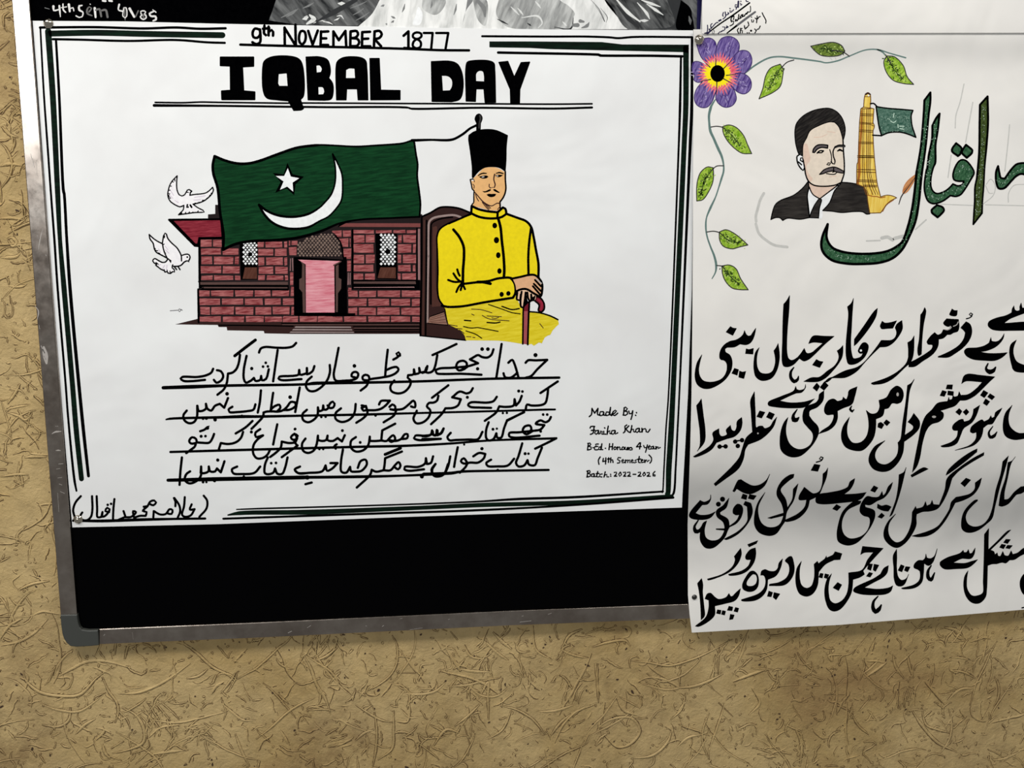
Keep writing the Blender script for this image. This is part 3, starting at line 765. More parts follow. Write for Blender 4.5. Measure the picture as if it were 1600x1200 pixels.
    S.fill('158,466; 576,480; 506,518; 510,975; 234,975; 232,512;', 'pink_pencil', straight=True)
    S.fill('180,478; 222,512; 228,975; 205,975; 200,780; 170,745; 170,655; 195,640; 198,510;', 'brown_grey', straight=True)
    S.fill('515,530; 548,512; 548,640; 575,655; 572,745; 542,790; 540,970; 520,970;', 'brown_grey', straight=True)
    S.stroke('500,520; 570,484', 8, 'brown_grey'); S.stroke('515,525; 517,975', 7)
    # plinth lines and steps
    many(S, 8, '0,1078 1330,1078', '690,1110 1330,1110', '700,1138 1330,1138', '705,1160 1330,1160', mat=B)
    many(S, 5, '10,1090 1320,1088', '700,1124 1320,1124', mat='brown_grey')
    S.fill('135,1107; 665,1110; 670,1121; 122,1121;', 'step_grey', straight=True)
    S.fill('112,1132; 675,1135; 682,1146; 100,1146;', 'step_grey', straight=True)
    S.fill('88,1157; 690,1160; 700,1169; 75,1169;', 'step_grey', straight=True)
    S.stroke('@V5 650,897 1040,900 1270,905', 8, B)

    # armchair
    S.part('drawn_armchair', 'drawn dark brown armchair')
    S.fill('@P3 62,190; 150,150 250,95 350,90 450,105 565,150; 575,700; 575,1140 @P4 585,800; 522,878; 300,860; 40,830;', 'dark_brown')
    S.stroke('@P3 62,190 150,150 250,95 350,90 450,105 565,150', 16)
    S.stroke('@P3 130,600 130,330 140,240 180,205 300,180 400,175 465,195', 17, 'trim_grey')
    S.stroke('@P3 130,600 @P4 122,300 118,690', 17, 'trim_grey')
    S.stroke('@P3 155,1100 155,330 165,260 250,215 380,195', 12); S.stroke('@P3 112,230 108,700 @P4 105,400 100,825', 14)
    S.stroke('@P3 60,200 58,700 @P4 52,400 45,828', 16)
    S.stroke('@P3 85,230 82,700 @P4 78,400 72,820', 8, 'chair_mid')
    S.fill('@P3 175,300; 215,290 215,400 218,1000 280,1120; 165,1130;', 'chair_mid')
    S.fill('@P4 122,690; 150,628; 290,582; 325,715; 130,702;', 'seat_wood')
    many(S, 7, '150,630; 290,582', '118,700 330,722'); many(S, 3, '150,650 295,600', '140,668 300,625', '135,685 310,660', '160,695 315,690', mat='brown_pencil')
    S.stroke('45,830 520,878', 10)

    # flag goes over the building
    S.part('drawn_flag', 'drawn green flag with white crescent and star')
    S.fill('@V4 ' + OUT, 'green_pencil')
    S.stroke('@V4 ' + OUT, 19, closed=True)
    S.fill('@V4 1222,290; 1265,385; 1360,405; 1290,470; 1278,560; 1215,505; 1120,540; 1165,450; 1100,375; 1190,385;', B, straight=True)
    S.fill('@V4 1225,335; 1250,405; 1320,418; 1265,455; 1270,530; 1220,488; 1160,515; 1190,445; 1125,400; 1195,400;', 'paper_white', straight=True)
    CR = '@V4 985,640; 1030,720 1100,790 1200,832 1300,840 1400,825 @V6 0,1160 100,1110 200,1010 268,900 283,700 272,570 215,430 158,325; 185,450 195,580 185,700 140,830 60,930 0,990 @V4 1400,715 1280,740 1150,730 1050,690'
    S.fill(CR, 'paper_white'); S.stroke(CR, 17, closed=True)
    S.stroke('@V6 1150,155,30 1400,148,22 @P1 0,490,32 120,488,34 200,470,32 340,390,32 440,310,30 545,258,30', 20)
    S.fill('@P1 520,130 545,88 580,72 620,92 642,145 615,230; 610,335; 540,340; 540,225; 515,165', B)
    S.stroke('@P1 600,110,24 608,145,20 590,230,18 585,300,14', 14, 'soft_black')

    # seated man
    S.part('drawn_seated_man', 'drawn seated man in black cap and long yellow coat')
    S.fill('@P2 385,390; 480,300 600,180 750,150 900,165 1050,250; 1060,450 1065,620 1040,740 950,880; 955,1060; 700,1040 550,1000 380,960; 400,800 410,640; 370,600 335,400;', 'skin')
    view('P2')
    S.fill('350,405; 400,395; 405,430; 365,440;', 'paper_white')
    many(S, 12, '370,402 405,405 418,455', '385,505 412,530 408,590', mat='brown_line')
    S.stroke('1060,240 1062,420 1072,600 1052,700 1012,790 950,872; 955,1010', 26)
    S.stroke('425,670,14 500,760,16 600,872,20 700,935,18 780,958,16 850,920,14 890,900,16 950,905,20', 16, 'brown_line')
    many(S, 20, '410,640 405,760 400,890 365,930', '385,395 330,408; 355,520 375,610 410,640')
    many(S, 13, '440,700 465,790 505,855', '580,880 640,960 710,1035', '600,890 680,940 755,1003', '620,900 700,990 730,1020', '945,975 900,1030', mat='brown_line')
    S.stroke('498,325,14 560,285,22 610,276,24 665,280,16', 20); S.stroke('872,280,14 930,262,24 1015,282,20', 20)
    S.fill('505,350; 600,325 680,325 712,350 670,380 580,388', B); S.fill('850,315; 930,305 1018,315; 960,352 910,362 872,345', B)
    S.stroke('582,356 612,350', 20, 'paper_grey'); S.stroke('888,330 900,332', 20, 'paper_grey')
    S.stroke('838,300,24 820,400,18 850,520,20 835,570,16', 18, 'brown_line'); S.stroke('727,505 722,550 745,582', 15, 'brown_line'); S.stroke('745,582 800,570 835,575', 8, 'brown_line')
    S.fill('578,648; 650,648 720,612 758,605 758,635 700,665 620,678', B); S.fill('803,608; 850,605 890,635 945,672; 938,688 900,680 820,640', B)
    S.fill('665,722; 720,702 780,708 820,702 872,708; 850,750 780,775 720,765', B)
    S.fill('@P1 420,410; 500,355 600,325 720,315 850,330 1037,412; 1018,600 1014,800 1000,990; 900,925 780,910 670,925 580,985 500,1080; 480,1085 470,900 440,650 415,480', B)
    # coat
    COAT = '@P3 575,165; 450,215 320,270 250,320 220,390 222,550 228,750 225,950 240,1050 290,1125; 400,1130 700,1085 1010,1035; 1035,985; 1060,960; 1275,820; 1278,700 1250,530 1215,330 1180,270 1100,220 940,160; 905,95; 850,145; 750,135 650,115 580,80;'
    S.fill('@P4 295,500; 1010,420; 1050,380; 1060,460; 1090,530; 1120,545; 1120,918; 900,885 700,880 520,878; 500,820 430,760 340,715; 300,560', 'yellow_pencil')
    S.fill('@P4 1170,580; 1280,590 1400,625 1480,665; 1488,710; 1460,735 1420,780; 1400,820; 1370,830; 1340,850; 1310,910; 1280,900; 1230,935; 1200,915; 1170,925;', 'yellow_pencil', straight=True)
    S.fill(COAT, 'yellow_marker')
    S.stroke('@P3 575,165 450,215 320,270 250,320 220,390 222,550 228,750 225,950 240,1050 290,1125', 14)
    S.stroke('@P3 575,160 450,215 340,262', 18)
    S.stroke('@P3 270,1118 330,1130 400,1130 500,1122 700,1085 900,1052 1010,1035; 1035,985 1028,890 990,830; 960,825 850,835 760,860 650,872 500,890', 21)
    many(S, 24, '390,325 450,400 495,500 500,600 490,750 488,880', '855,205 880,300 895,450 912,600 920,750 915,825')
    many(S, 21, '580,80; 650,112 750,135 850,145; 905,95; 930,108 942,160; 900,190 850,205 750,208 650,190 575,155; 580,80', '850,145 848,205',
         '940,160 1050,200 1150,240 1200,300 1225,400 1248,530 1275,680 1275,820', '1198,310 1180,450 1170,600 1172,792')
    many(S, 19, '640,872,26 700,872 775,888', '335,850 400,870 480,865', '390,782 430,840 485,880', '430,740 440,775 455,805', '480,880 440,930 420,975', '485,880 475,920 465,955', '485,890 510,945')
    S.dot('820,283', 25, ry=30); S.dot('838,435', 28, ry=34); S.dot('857,592', 24, ry=32); S.dot('869,757', 23, ry=30); S.dot('892,1000', 23, ry=27); S.dot('962,990', 23, ry=25)
    view('P4')
    S.stroke('1175,580 1280,590 1400,625 1478,663', 13)
    many(S, 8, '755,505 900,555 1000,590 1085,603', '495,735 570,750 640,745; 750,765 855,785', '520,780 620,815 685,857', '300,550 325,690')
    many(S, 11, '895,525 1000,558 1075,548', '740,692 830,698 875,688', '505,670 570,675')
    many(S, 6, '580,553 680,560 790,592', '580,605 605,617', '690,620 760,655 970,675', '740,625 890,632', '790,645 830,650 860,640', '415,755 480,760', '450,770 500,805', '335,715 430,730',
         '525,840 572,842', '592,848 615,850', '1290,705 1325,750', mat='brown_line')
    # cane and hands
    S.fill('1125,500; 1178,470; 1172,600; 1165,922; 1112,915; 1115,560;', 'cane_rose', straight=True)
    S.fill('1125,490; 1180,470; 1175,575; 1115,575;', 'cane_red', straight=True)
    S.stroke('1180,490; 1174,600; 1164,922', 16); S.stroke('1118,545; 1116,600; 1112,915', 14)
    S.fill('1235,465; 1255,425 1300,440 1335,500 1332,560 1300,585 1275,570 1282,510', 'cane_red', edge=14, edgemat='black')
    S.stroke('1272,455,12 1310,490,20 1302,560,16', 16, 'cane_bright')
    S.fill('1048,360; 1150,345 1250,400; 1245,450 1225,468 1180,475 1150,440 1130,500 1115,535 1090,520 1098,450 1060,455', 'skin_pale')
    S.fill('1150,400; 1165,470 1180,480; 1140,520; 1120,540 1140,430', B)
    many(S, 17, '1055,380 1052,455 1080,462 1092,400', '1100,372 1088,480 1095,530 1115,540 1130,480 1142,380', '1160,380 1168,440 1185,470', '1200,400 1198,465 1180,478')
    many(S, 13, '1238,420 1225,462', '1220,430 1210,465')
    view('P3')
    S.fill('1008,840; 1100,815 1180,797 1250,803 1300,850 1312,900 1308,1000 1295,1030; 1250,1005 1150,945 1045,970; 1035,900', 'skin_hand')
    many(S, 19, '990,838; 1100,815 1180,797 1240,800 1295,850 1315,900 1305,1010 1290,1030', '1040,970 1090,948 1150,945 1220,985 1290,1025')
    many(S, 17, '1240,850 1300,915', '1228,890 1300,965', '1218,915 1295,1005')
    S.stroke('1255,840 1305,885', 9, 'paper_grey')

    # doves
    for nm in range(2):
        S.part('drawn_dove', ['drawn white dove with raised wings', 'drawn white dove flying to the right'][nm])
        if nm == 0:
            BD = '@D1 690,130; 640,180 580,250 535,330 510,420 495,500 505,580 540,650 610,710 680,750 750,775 830,745; 820,830 720,940; 870,920 1050,895 1200,890; 1255,885 1230,850 1130,800 1020,720; 1150,690 1250,650 1330,590 1410,510 1445,420 1430,370; 1370,430 1290,485 1200,505 1080,515 955,535; 965,480 995,450; 940,415 900,430 880,470 850,520 790,550 740,530 695,450 680,350 680,250'
            S.fill(BD, 'dove_white'); S.stroke(BD, 20, closed=True)
            view('D1')
            many(S, 15, '640,185 645,240', '590,250 612,262', '545,345 572,345', '520,430 545,430', '505,500 540,500 515,540', '520,560 560,600 530,600', '560,680 600,700', '1420,480 1395,500', '1400,520 1365,540',
                 '1340,590 1305,600', '1250,640 1215,640', '1180,680 1130,685', '1100,700 1060,700', '730,935 790,905', '850,925 870,890', '930,905 950,880', '1000,900 1020,885', '1110,895 1130,860', '880,470 925,475', '940,420 985,455 960,475')
            many(S, 30, '905,735 890,785 920,780', '965,740 992,785', mat=B)
            many(S, 10, '1050,580 1280,545', '1040,635 1180,625', '560,450 620,540', '540,540 600,600', '640,640 720,690', mat='dove_shade')
        else:
            S.fill('@D2 110,220; 150,260 220,320 300,370 380,410; 395,330 410,240 440,190 465,210 490,290 570,390 680,490 740,580 780,655; 860,632 930,635 960,690 940,750; 880,765; 840,790 770,860 700,880 600,880; 630,950 620,1000 550,1030 480,1000 420,980 350,940 300,900 250,850; 180,800 185,740 220,720 300,760 380,800 450,790 490,740; 350,640 260,590 220,530 190,400 125,310', 'dove_white')
            many(S, 22, '110,220; 150,260 220,320 300,370 380,410; 395,330 410,240 440,190 465,210 490,290 570,390 680,490 740,580 775,660 782,770',
                 '110,220 125,310 190,400 220,530 260,590 350,640 470,705 560,770', '385,410 400,500 430,600 475,700', '790,655 860,632 930,635 960,690 940,750',
                 '885,768 840,790 770,860 700,880 600,880', '490,740 450,790 380,800 300,760 220,720 180,770 210,810 265,835; 245,860; 300,900 350,940 420,970; 440,1000; 480,990 500,1020; 550,1030 600,990 635,1000 630,950 585,910 600,850',
                 '640,900 680,950', '710,890 750,950')
            many(S, 15, '430,250 425,290', '205,490 240,520', '230,545 290,560', '300,600 330,615', '360,640 380,650', '415,580 450,610', '250,800 300,840', '420,950 430,1000', '480,960 490,1000', '540,980 550,1020', '530,760 560,800', '400,430 420,420')
            S.fill('875,768; 942,745; 942,800;', B); S.dot('902,690', 20)
            many(S, 10, '440,460 500,540', '450,540 520,610', '300,520 350,600', '430,860 390,930', '480,860 470,950', '350,840 300,870', mat='dove_shade')
    S.part('pencil_mark', 'small pencilled circle mark')
    view('V5'); S.stroke('245,776 305,772', 4, 'pencil'); S.stroke('310,772 322,760 335,770 322,784', 5, 'pencil', closed=True); S.stroke('335,765 345,772', 5, 'pencil')

    # verse, four ruled lines
    W = 21
    S.part('verse_line', 'first handwritten verse line over a black rule')
    view('U1')
    S.stroke('100,572,30 @U1 400,562,34 750,550,24 1600,535,22 @U2 200,460,30 700,452,24 @U3 0,438,22 700,412,22 @U3 1425,400,22', W)
    many(S, W, '620,375 600,415 540,445 450,460 300,460 280,475 310,500 400,503 535,490', '660,390 700,400 725,450 705,495 655,520 628,490',
         '1060,75,26 960,150 845,240', '900,230 885,320 860,380 820,415 775,425; 760,530 730,590 665,645', '968,240 940,380 940,480 960,518 1010,500 1045,470; 1060,500 1110,490 1120,450; 1130,495 1170,480 1200,380',
         '1098,205 1115,165 1160,148 1280,155 1390,155 1450,140 1485,105', '1292,180 1270,330 1245,505',
         '@U2 208,280 190,330 150,360 130,365; 130,300; @U2 128,350 95,365 60,370 50,320; @U2 40,370 0,380 @U1 1420,450 1310,458 1300,475 1330,492 1540,482')
    view('U1'); S.dot('1022,372', 18); S.dot('1168,312', 15); S.dot('1140,352', 15); S.dot('1190,350', 15)
    view('U2')
    many(S, W, '368,268 370,340 345,420 290,490 210,540 150,535 120,490 130,440 180,390', '460,90 430,250 410,380 430,430 520,432 600,425 650,405 665,360 640,340 605,350 595,385 640,400',
         '972,110 955,260 945,390 ', '760,435; 780,420 900,400 1000,380 1060,350 1085,315 1065,290 1020,295 960,320', '780,420 775,385 740,370 710,390 715,420 770,430; 755,480 690,535',
         '1030,212 1070,190 1100,155 1085,135 1062,150 1075,175 1100,170', '1385,280 1370,330 1330,345 1310,345; 1300,300; 1300,350 1255,365; 1245,315; 1240,365 1185,375; 1180,400 1210,430 1205,480 1150,545 1080,565 1010,540 1000,490 1040,430')
    S.dot('625,278', 20)
    view('U3')
    many(S, W, '355,50 250,100 105,165', '155,165 135,270 110,330 60,350 30,340; 45,285 20,345 0,350', '740,105 720,160 680,190 620,185 580,165 530,190 495,210; 580,250; 480,280 450,285',
         '455,285 300,298 180,305 140,325 150,355 220,362 400,360 615,370', '465,290 380,325 352,290 370,240 430,225 462,250 450,300 400,325',
         '825,50 805,180 770,400', '895,245 935,215 960,260 1000,395', '1075,245 1100,220 1180,220 1300,215; 1200,310 1130,385 1080,400', '845,355 860,395 920,400 990,350')
    S.dot('622,103', 20); S.dot('682,103', 20); S.dot('575,308', 18); S.dot('1178,165', 22)

    S.part('verse_line', 'second handwritten verse line over a black rule')
    view('U1')
    S.stroke('130,903,12 170,895,20 700,880,24 900,873,28 1100,872,24 1600,862,20 @U2 700,785,22 @U3 0,768,18 700,750,18 1300,733,18 1382,732,16', W)
    many(S, W, '775,680 735,780; 690,740; 640,760 600,810 560,790 545,740; 545,790 500,815 465,815; 455,760; 450,880 420,930 370,942 320,910 310,860 345,810', '820,770 780,800 790,825 880,825 980,815 1040,800 1060,745',
         '1118,600 1105,730 1085,830', '1245,625 1230,730 1220,810', '1475,725 1430,720 1390,770 1350,805 1300,820 1230,818 1180,820 1145,830; 1140,870 1080,940 1020,1000', '1220,800 1260,765 1310,750 1320,780 1290,815', '1475,725 1480,760 1420,800 1350,805', '1522,570 1500,690 1475,825')
    S.dot('765,635', 20); S.dot('1422,670', 20); S.dot('640,905', 20); S.dot('550,890', 18); S.dot('515,893', 16); S.dot('920,868', 18)
    view('U2')
    many(S, W, '130,735 85,780 90,840 140,865 200,840 240,790 245,710; 250,750; 290,740 300,690; 310,735 345,725 370,670 400,650 418,670 405,710 360,715 345,690', '485,720 430,770 430,830 490,862 560,845 610,800 630,750 638,675',
         '700,690 740,700 755,730 720,745 700,715; 745,695; 760,770 720,820 645,870', '760,740 850,738 900,725 950,690 995,640; 900,645 882,680', '990,705 1020,680 1050,700 1045,735 1000,730; 1060,740; 1040,790 930,865', '1050,735 1130,725 1190,680 1240,640 1258,665 1255,710 1215,700',
         '1500,590 1485,640 1450,660 1400,665 1380,700 1415,740 1400,810 1340,865 1270,875 1240,830 1275,745', '@U3 270,480 100,610')
    view('U2'); S.dot('280,810', 14); S.dot('325,808', 14); S.dot('845,795', 14)
    view('U3')
    many(S, W, '525,510 500,550 460,565 390,545 310,605; 400,625; 370,690 320,715 240,720 ; 200,780 90,885', '775,600 740,645 680,660 500,660 475,685 500,705 600,712 715,715', '1035,590 1010,650 975,690; 960,625; 950,690 880,705 800,700; 770,760 650,850',
         '1410,440 1230,560', '1310,510 1300,600 1280,665 1240,685 1130,690 1090,680 1075,735')
    S.dot('468,605', 17); S.dot('1003,540', 17); S.dot('1042,545', 15); S.dot('838,770', 13); S.dot('880,768', 13)

    S.part('verse_line', 'third handwritten verse line over a black rule')
    view('U4')
    S.stroke('175,508,20 800,490,22 1600,468,22 @U5 700,520,22 1100,512,22 1600,488,20 @U6 700,455,18 1395,432,20', W)
    many(S, W, '630,320 610,370 580,410 500,412 450,408; 440,370 400,355 370,395 390,420 440,415; 430,450 380,490 340,520', '485,292 530,275 575,240 545,262', '1030,185 960,250 855,315', '932,300 910,360 860,405 780,425 700,415; 680,480',
         '1110,270 1060,310 1065,350 1140,335; 1080,380 1040,440 1040,530 1080,575 1150,565 1190,530 1210,490', '1288,220 1265,330 1245,430', '1500,340 1470,320 1430,355 1450,380 1495,370 1490,340; 1480,400 1420,415 1335,400; 1325,460 1280,510 1215,560')
    S.dot('560,258', 20); S.dot('495,345', 17); S.dot('540,343', 15); S.dot('1018,300', 17); S.dot('1472,270', 15)
    view('U5')
    many(S, W, '115,435 80,490 90,560 140,585 200,560 230,500 245,405; 245,450; 290,460 330,450 345,405; 345,450 400,460 450,430; 495,465; 525,400', '440,495 415,515 430,540', '640,420 590,460 590,530 640,570 720,555 770,500 785,415; 785,460; 850,460 905,455; 910,400 915,350; 1050,280',
         '905,455 960,460 1000,420 1030,400 1050,440 1010,470 980,450; 1050,460 1110,440 1150,390 1180,390 1175,430 1120,440', '1555,330 1530,380 1490,400 ; 1490,350; 1480,400 1450,400 1440,360; 1430,390 1360,405 1260,405 1245,430 1290,450 1525,438')
    many(S, W, '0,470 30,510', '0,385 28,420 20,450 0,460')
    S.dot('500,352', 16); S.dot('685,475', 16); S.dot('260,545', 13); S.dot('300,545', 13); S.dot('8,335', 15)
    view('U6')
    many(S, W, '220,330 190,380 150,395; 150,345; 140,395 110,395 100,350; 90,390 50,410 0,410', '190,438 0,440', '295,375 260,420 280,452 350,450 480,445 580,440 625,365', '690,265 665,340 665,430 690,455 740,440 770,380; 780,425 820,425 850,330 880,250; 1055,160',
         '1338,210 1320,245 1280,265 1230,245 1180,280 1270,295; 1230,340 1150,355', '1150,355 1000,370 905,378 905,410 950,425 1220,405', '1150,355 1080,390 1045,355 1065,310 1120,300 1135,335 1110,375', '1060,160 880,245')
    S.dot('735,338', 16); S.dot('775,332', 13); S.dot('1258,185', 15); S.dot('1300,185', 15); S.dot('1232,360', 15); S.dot('435,497', 12)

    S.part('verse_line', 'fourth handwritten verse line over a black rule')
    view('U4')
    S.stroke('150,802,28 600,792,36 1600,772,34 @U5 0,840,26 700,832,26 1100,822,20 1600,800,22 @U6 0,805,26 300,795,28 400,780,22 800,770,20 1315,762,20', W)
    many(S, W, '295,565 280,700 270,850', '738,605 700,720; 660,680; 640,710 590,710 575,660; 570,710 520,730 490,725; 495,660; 490,760 440,815 370,835 325,800 340,740 380,710', '870,660 815,690 830,730 920,738 1050,725 1110,660',
         '1190,565 1160,640 1160,730 1200,740 1250,720 1265,680; 1290,735 1340,735 1370,670 1395,565', '1500,440 1335,562', '1525,660 1470,690 1500,725 1600,728')
    S.dot('668,592', 18); S.dot('1225,625', 15); S.dot('1275,622', 15); S.dot('515,822', 15); S.dot('550,822', 13); S.dot('635,808', 17); S.dot('940,765', 14)
    view('U5')
    many(S, W, '40,735 5,755 40,795 150,792 290,775 325,715; 340,770 390,750 450,690; 375,690', '505,550 485,680 490,780 540,790 580,730; 590,775 640,780 700,770 755,700 740,655 690,670 660,740', '115,910 180,893',
         '805,760; 850,780 930,765; 940,700 945,640; 1120,570', '805,760 790,810 650,945', '945,600,26 1105,535', '930,765 1000,765 1050,710 1085,680 1105,720 1080,755 1040,730', '1445,620 1420,690 1380,700; 1370,640; 1360,695 1290,730 1150,730 1145,755 1190,770 1350,755', '1470,700 1435,760 1450,820 1500,830 1560,800 1600,700')
    S.dot('135,840', 24); S.dot('1328,830', 22)
    view('U6')
    many(S, W, '135,700 95,760 120,820 170,830 220,810 265,730 290,620', '368,525 345,640 330,730', '470,690 430,640 400,670 430,695 500,685 580,685 640,640 655,595; 590,585 530,620', '470,690 450,730 390,790', '715,655 665,690 680,720 780,725 890,715 955,645',
         '1040,485 1000,620 975,690 1000,725 1060,715 1095,660; 1110,705 1170,712 1200,640 1245,530', '1395,432 1300,480 1175,540')
    S.dot('620,540', 18); S.dot('1070,592', 17); S.dot('1105,592', 14); S.dot('785,765', 16)

    S.part('signature_lettering', 'poet credit in brackets at the lower left corner')
    view('U7')
    S.stroke('95,890,20 400,893,26 800,880,26 1150,872,20 1470,868,20', W)
    many(S, 19, '175,635 120,700 95,780 110,850', '1455,630 1490,680 1485,760 1410,850', '292,635 295,780 280,850 240,885 190,880 170,840 190,805', '340,635 345,760 350,855 390,850; 400,800; 400,850 440,830 475,770 450,755 430,790 470,800', '525,665 515,760 510,870',
         '620,790 640,850; 570,880', '640,855 700,850 750,800 720,790 730,860; 790,840 850,840; 860,800 820,790 870,740; 830,745', '870,740 900,690 940,680 960,700 930,730 900,720', '930,855 935,790; 1000,825 1060,820 1100,770 1130,780 1120,820 1080,815',
         '1145,655; 1160,690 1160,740', '1150,655 1200,730 1210,790 1180,870', '1258,645 1250,740 1230,830 1260,850 1320,835 1360,770; 1310,775 1330,720')
    S.dot('455,725', 14); S.dot('490,715', 14)

    S.part('credit_lettering', 'small handwritten class credit in English')
    S.wk = 1.15; S.wa = 0.3
    VIEWS.update(K1=(915, 630, 151.2), K2=(912, 685, 156.2))
    view('K1')
    many(S, 18, '60,222 95,190 105,85; 150,165; 205,85; 200,190 235,200', '290,140 245,140 230,180 250,208 285,195 300,150; 305,200 340,200', '390,150 345,145 330,180 350,205 390,190; 412,70; 405,190 430,205',
         '430,180 480,165 510,130 490,115 455,140 445,190 480,205 530,165', '640,75; 625,195', '635,80 660,65 690,90 670,120 645,130; 690,140 695,175 660,200 620,195', '715,130 725,175 765,170; 780,125; 770,200 750,268', '840,153 842,160', '825,198 830,203',
         '75,410 85,385 150,385', '140,385 135,440 120,500 80,515', '95,450 150,445', '210,450 165,455 150,495 175,515 205,490 215,455; 215,510 240,500', '240,500 250,460 275,470 268,510 290,512', '300,465 300,510 330,512', '313,406 319,412',
         '375,380 365,430 355,515; 370,470 400,455 400,500 425,505', '480,450 435,455 425,495 450,515 480,490 490,455; 490,510 530,490', '680,360 650,380 655,430 650,470 625,490', '715,375 665,425; 720,480 745,478', '765,370 755,430 740,485; 760,435 790,430 795,470 815,475',
         '880,415 835,430 825,465 850,485 880,460 890,420; 890,475 915,475', '930,415; 935,475; 945,430 985,420 1000,440 1000,470 1030,480 1065,430')
    view('K2')
    many(S, 16, '75,80; 60,185', '65,80 100,75 115,95 80,125; 120,140 120,170 60,185', '148,148 154,148', '235,90 190,95 200,125 180,130 175,180 230,180', '200,130 225,128', '275,135 245,140 240,175 270,180; 292,85; 285,180 305,180', '346,158 352,158', '415,85; 405,180', '465,85; 455,180', '410,135 462,130',
         '500,135 480,155 490,180 515,175 520,145 500,135', '540,135 540,180', '545,150 570,135 580,150 580,180 605,178', '630,135 610,155 620,182 645,175 648,145 630,135', '665,140 660,175 685,182 700,145; 700,182', '720,145 722,182; 735,150 760,145', '765,150 778,165 775,182 745,185',
         '895,70 845,135; 920,130', '910,70; 895,170', '960,115 975,150 1010,145; 1020,105; 1005,170 990,220', '1035,145 1070,130 1055,110 1035,135 1040,172 1075,168', '1115,125 1085,135 1080,165 1105,170 1120,135; 1125,168 1150,165', '1155,130 1160,170; 1175,135 1195,140 1190,165 1225,145',
         '265,295 235,350 245,415', '315,320 305,370; 360,360', '355,310 350,410', '400,310 395,385', '380,330 425,328', '435,310 430,385', '435,350 460,340 470,385', '590,310 555,305 540,335 580,360 575,390 540,395', '610,365 645,355 630,335 612,350 618,390 650,385',
         '670,345 668,390', '675,355 705,345 705,385', '710,355 740,345 742,388', '765,365 795,355 780,338 765,350 768,388 800,385', '840,345 820,355 845,380 815,390', '890,290 880,385 905,388', '860,335 915,330', '920,360 955,350 940,335 922,350 928,388 960,380', '975,345 980,385; 990,350 1010,345 1015,375 1045,350', '1045,265 1085,310 1080,370 1060,395',
         '65,520; 55,615', '50,525 95,515 105,540 70,560; 110,575 105,605 50,618', '165,565 130,570 125,610 155,615 170,570; 175,615 195,610', '225,530 210,615 240,615', '200,565 245,560', '295,570 260,575 255,610 290,618', '345,535 325,618; 340,585 370,575 370,615 400,615', '430,573 433,579', '432,603 434,608',
         '490,545 525,540 525,565 490,605; 530,605', '585,540 560,575 575,608 605,580 590,542', '635,545 670,540 670,565 640,605; 675,605', '700,545 740,540 740,570 705,605; 750,605', '790,575 835,575', '875,545 910,540 910,565 870,605; 920,605', '965,545 945,580 960,605 990,580 975,545', '1015,550 1050,545 1050,570 1015,605; 1065,605', '1140,530 1110,565 1110,600 1140,605 1145,585 1112,580')
# ------------------------------------------------------------------ what is drawn on the tall poster
vdef(C1=(1070, 440, 240), C2=(1290, 440, 240), C3=(1420, 440, 180), C4=(1070, 570, 240), C5=(1220, 570, 240), C6=(1400, 570, 200), C7=(1070, 690, 240), C8=(1280, 690, 240), C9=(1400, 690, 200),
     CA=(1070, 820, 240), CB=(1260, 820, 240), CC=(1400, 820, 200), F1=(1060, 0, 240), F2=(1070, 160, 160), F3=(1070, 250, 160), F4=(1070, 350, 160), F5=(1240, 50, 200), H1=(1190, 160, 160), H2=(1190, 230, 160),
     T1=(1300, 140, 160), T2=(1300, 230, 160), G1=(1270, 240, 240), G2=(1400, 130, 200), G3=(1440, 230, 160), HW=(1100, 0, 120), SG=(20, 0, 320), PA=(420, 0, 340), PB=(760, 0, 340))
def fills(S, v, *ss, mat='black', edge=3, **k):
    view(v)
    for s in ss:
        view(v); S.fill(s, mat, edge=edge, **k)

def inside_poly(x, y, P):
    c = False
    for i in range(len(P)):
        (a, b), (e, f) = P[i - 1], P[i]
        if (b > y) != (f > y) and x < (e - a) * (y - b) / (f - b) + a: c = not c
    return c

def leaf(S, v, outline, rib, stem, mat='leaf_green', seed=1):
    rnd = random.Random(seed)
    S.part('drawn_leaf')
    view(v); S.fill(outline, mat)
    out = [(p[0], p[1]) for r_ in runs(outline, True, 8)[0] for p in r_]
    pts, sc = parse(rib); x0, y0, w = VIEWS[v]
    todo = []
    for _ in range(95):
        i = rnd.randrange(len(pts) - 1); t = rnd.random()
        x = pts[i][0] * (1 - t) + pts[i + 1][0] * t; y = pts[i][1] * (1 - t) + pts[i + 1][1] * t
        dx = rnd.gauss(0, 3.6); dy = rnd.gauss(0, 3.0)
        X = (x + dx - x0) / sc; Y = (y + dy - y0) / sc; L = rnd.uniform(8, 20) * 0.1 / sc; a = rnd.uniform(0, 6.28)
        if inside_poly(x + 3 * math.cos(a) * .1, y, out) and inside_poly(x + L * sc * math.cos(a), y + L * sc * math.sin(a), out):
            todo.append(('leaf_dark' if rnd.random() < 0.7 else 'leaf_pale', '%.1f,%.1f %.1f,%.1f' % (X, Y, X + L * math.cos(a), Y + L * math.sin(a)), rnd.uniform(0.5, 1.3) / sc))
    for m_, q_, w_ in sorted(todo, reverse=True): S.stroke(q_, w_, m_)
    S.stroke(rib, 0.9 / sc, 'leaf_dark')
    S.stroke(outline, 1.1 / sc, 'soft_black', closed=True)
    for st in ([stem] if isinstance(stem, str) else stem): S.stroke(st, 1.2 / sc, 'soft_black')

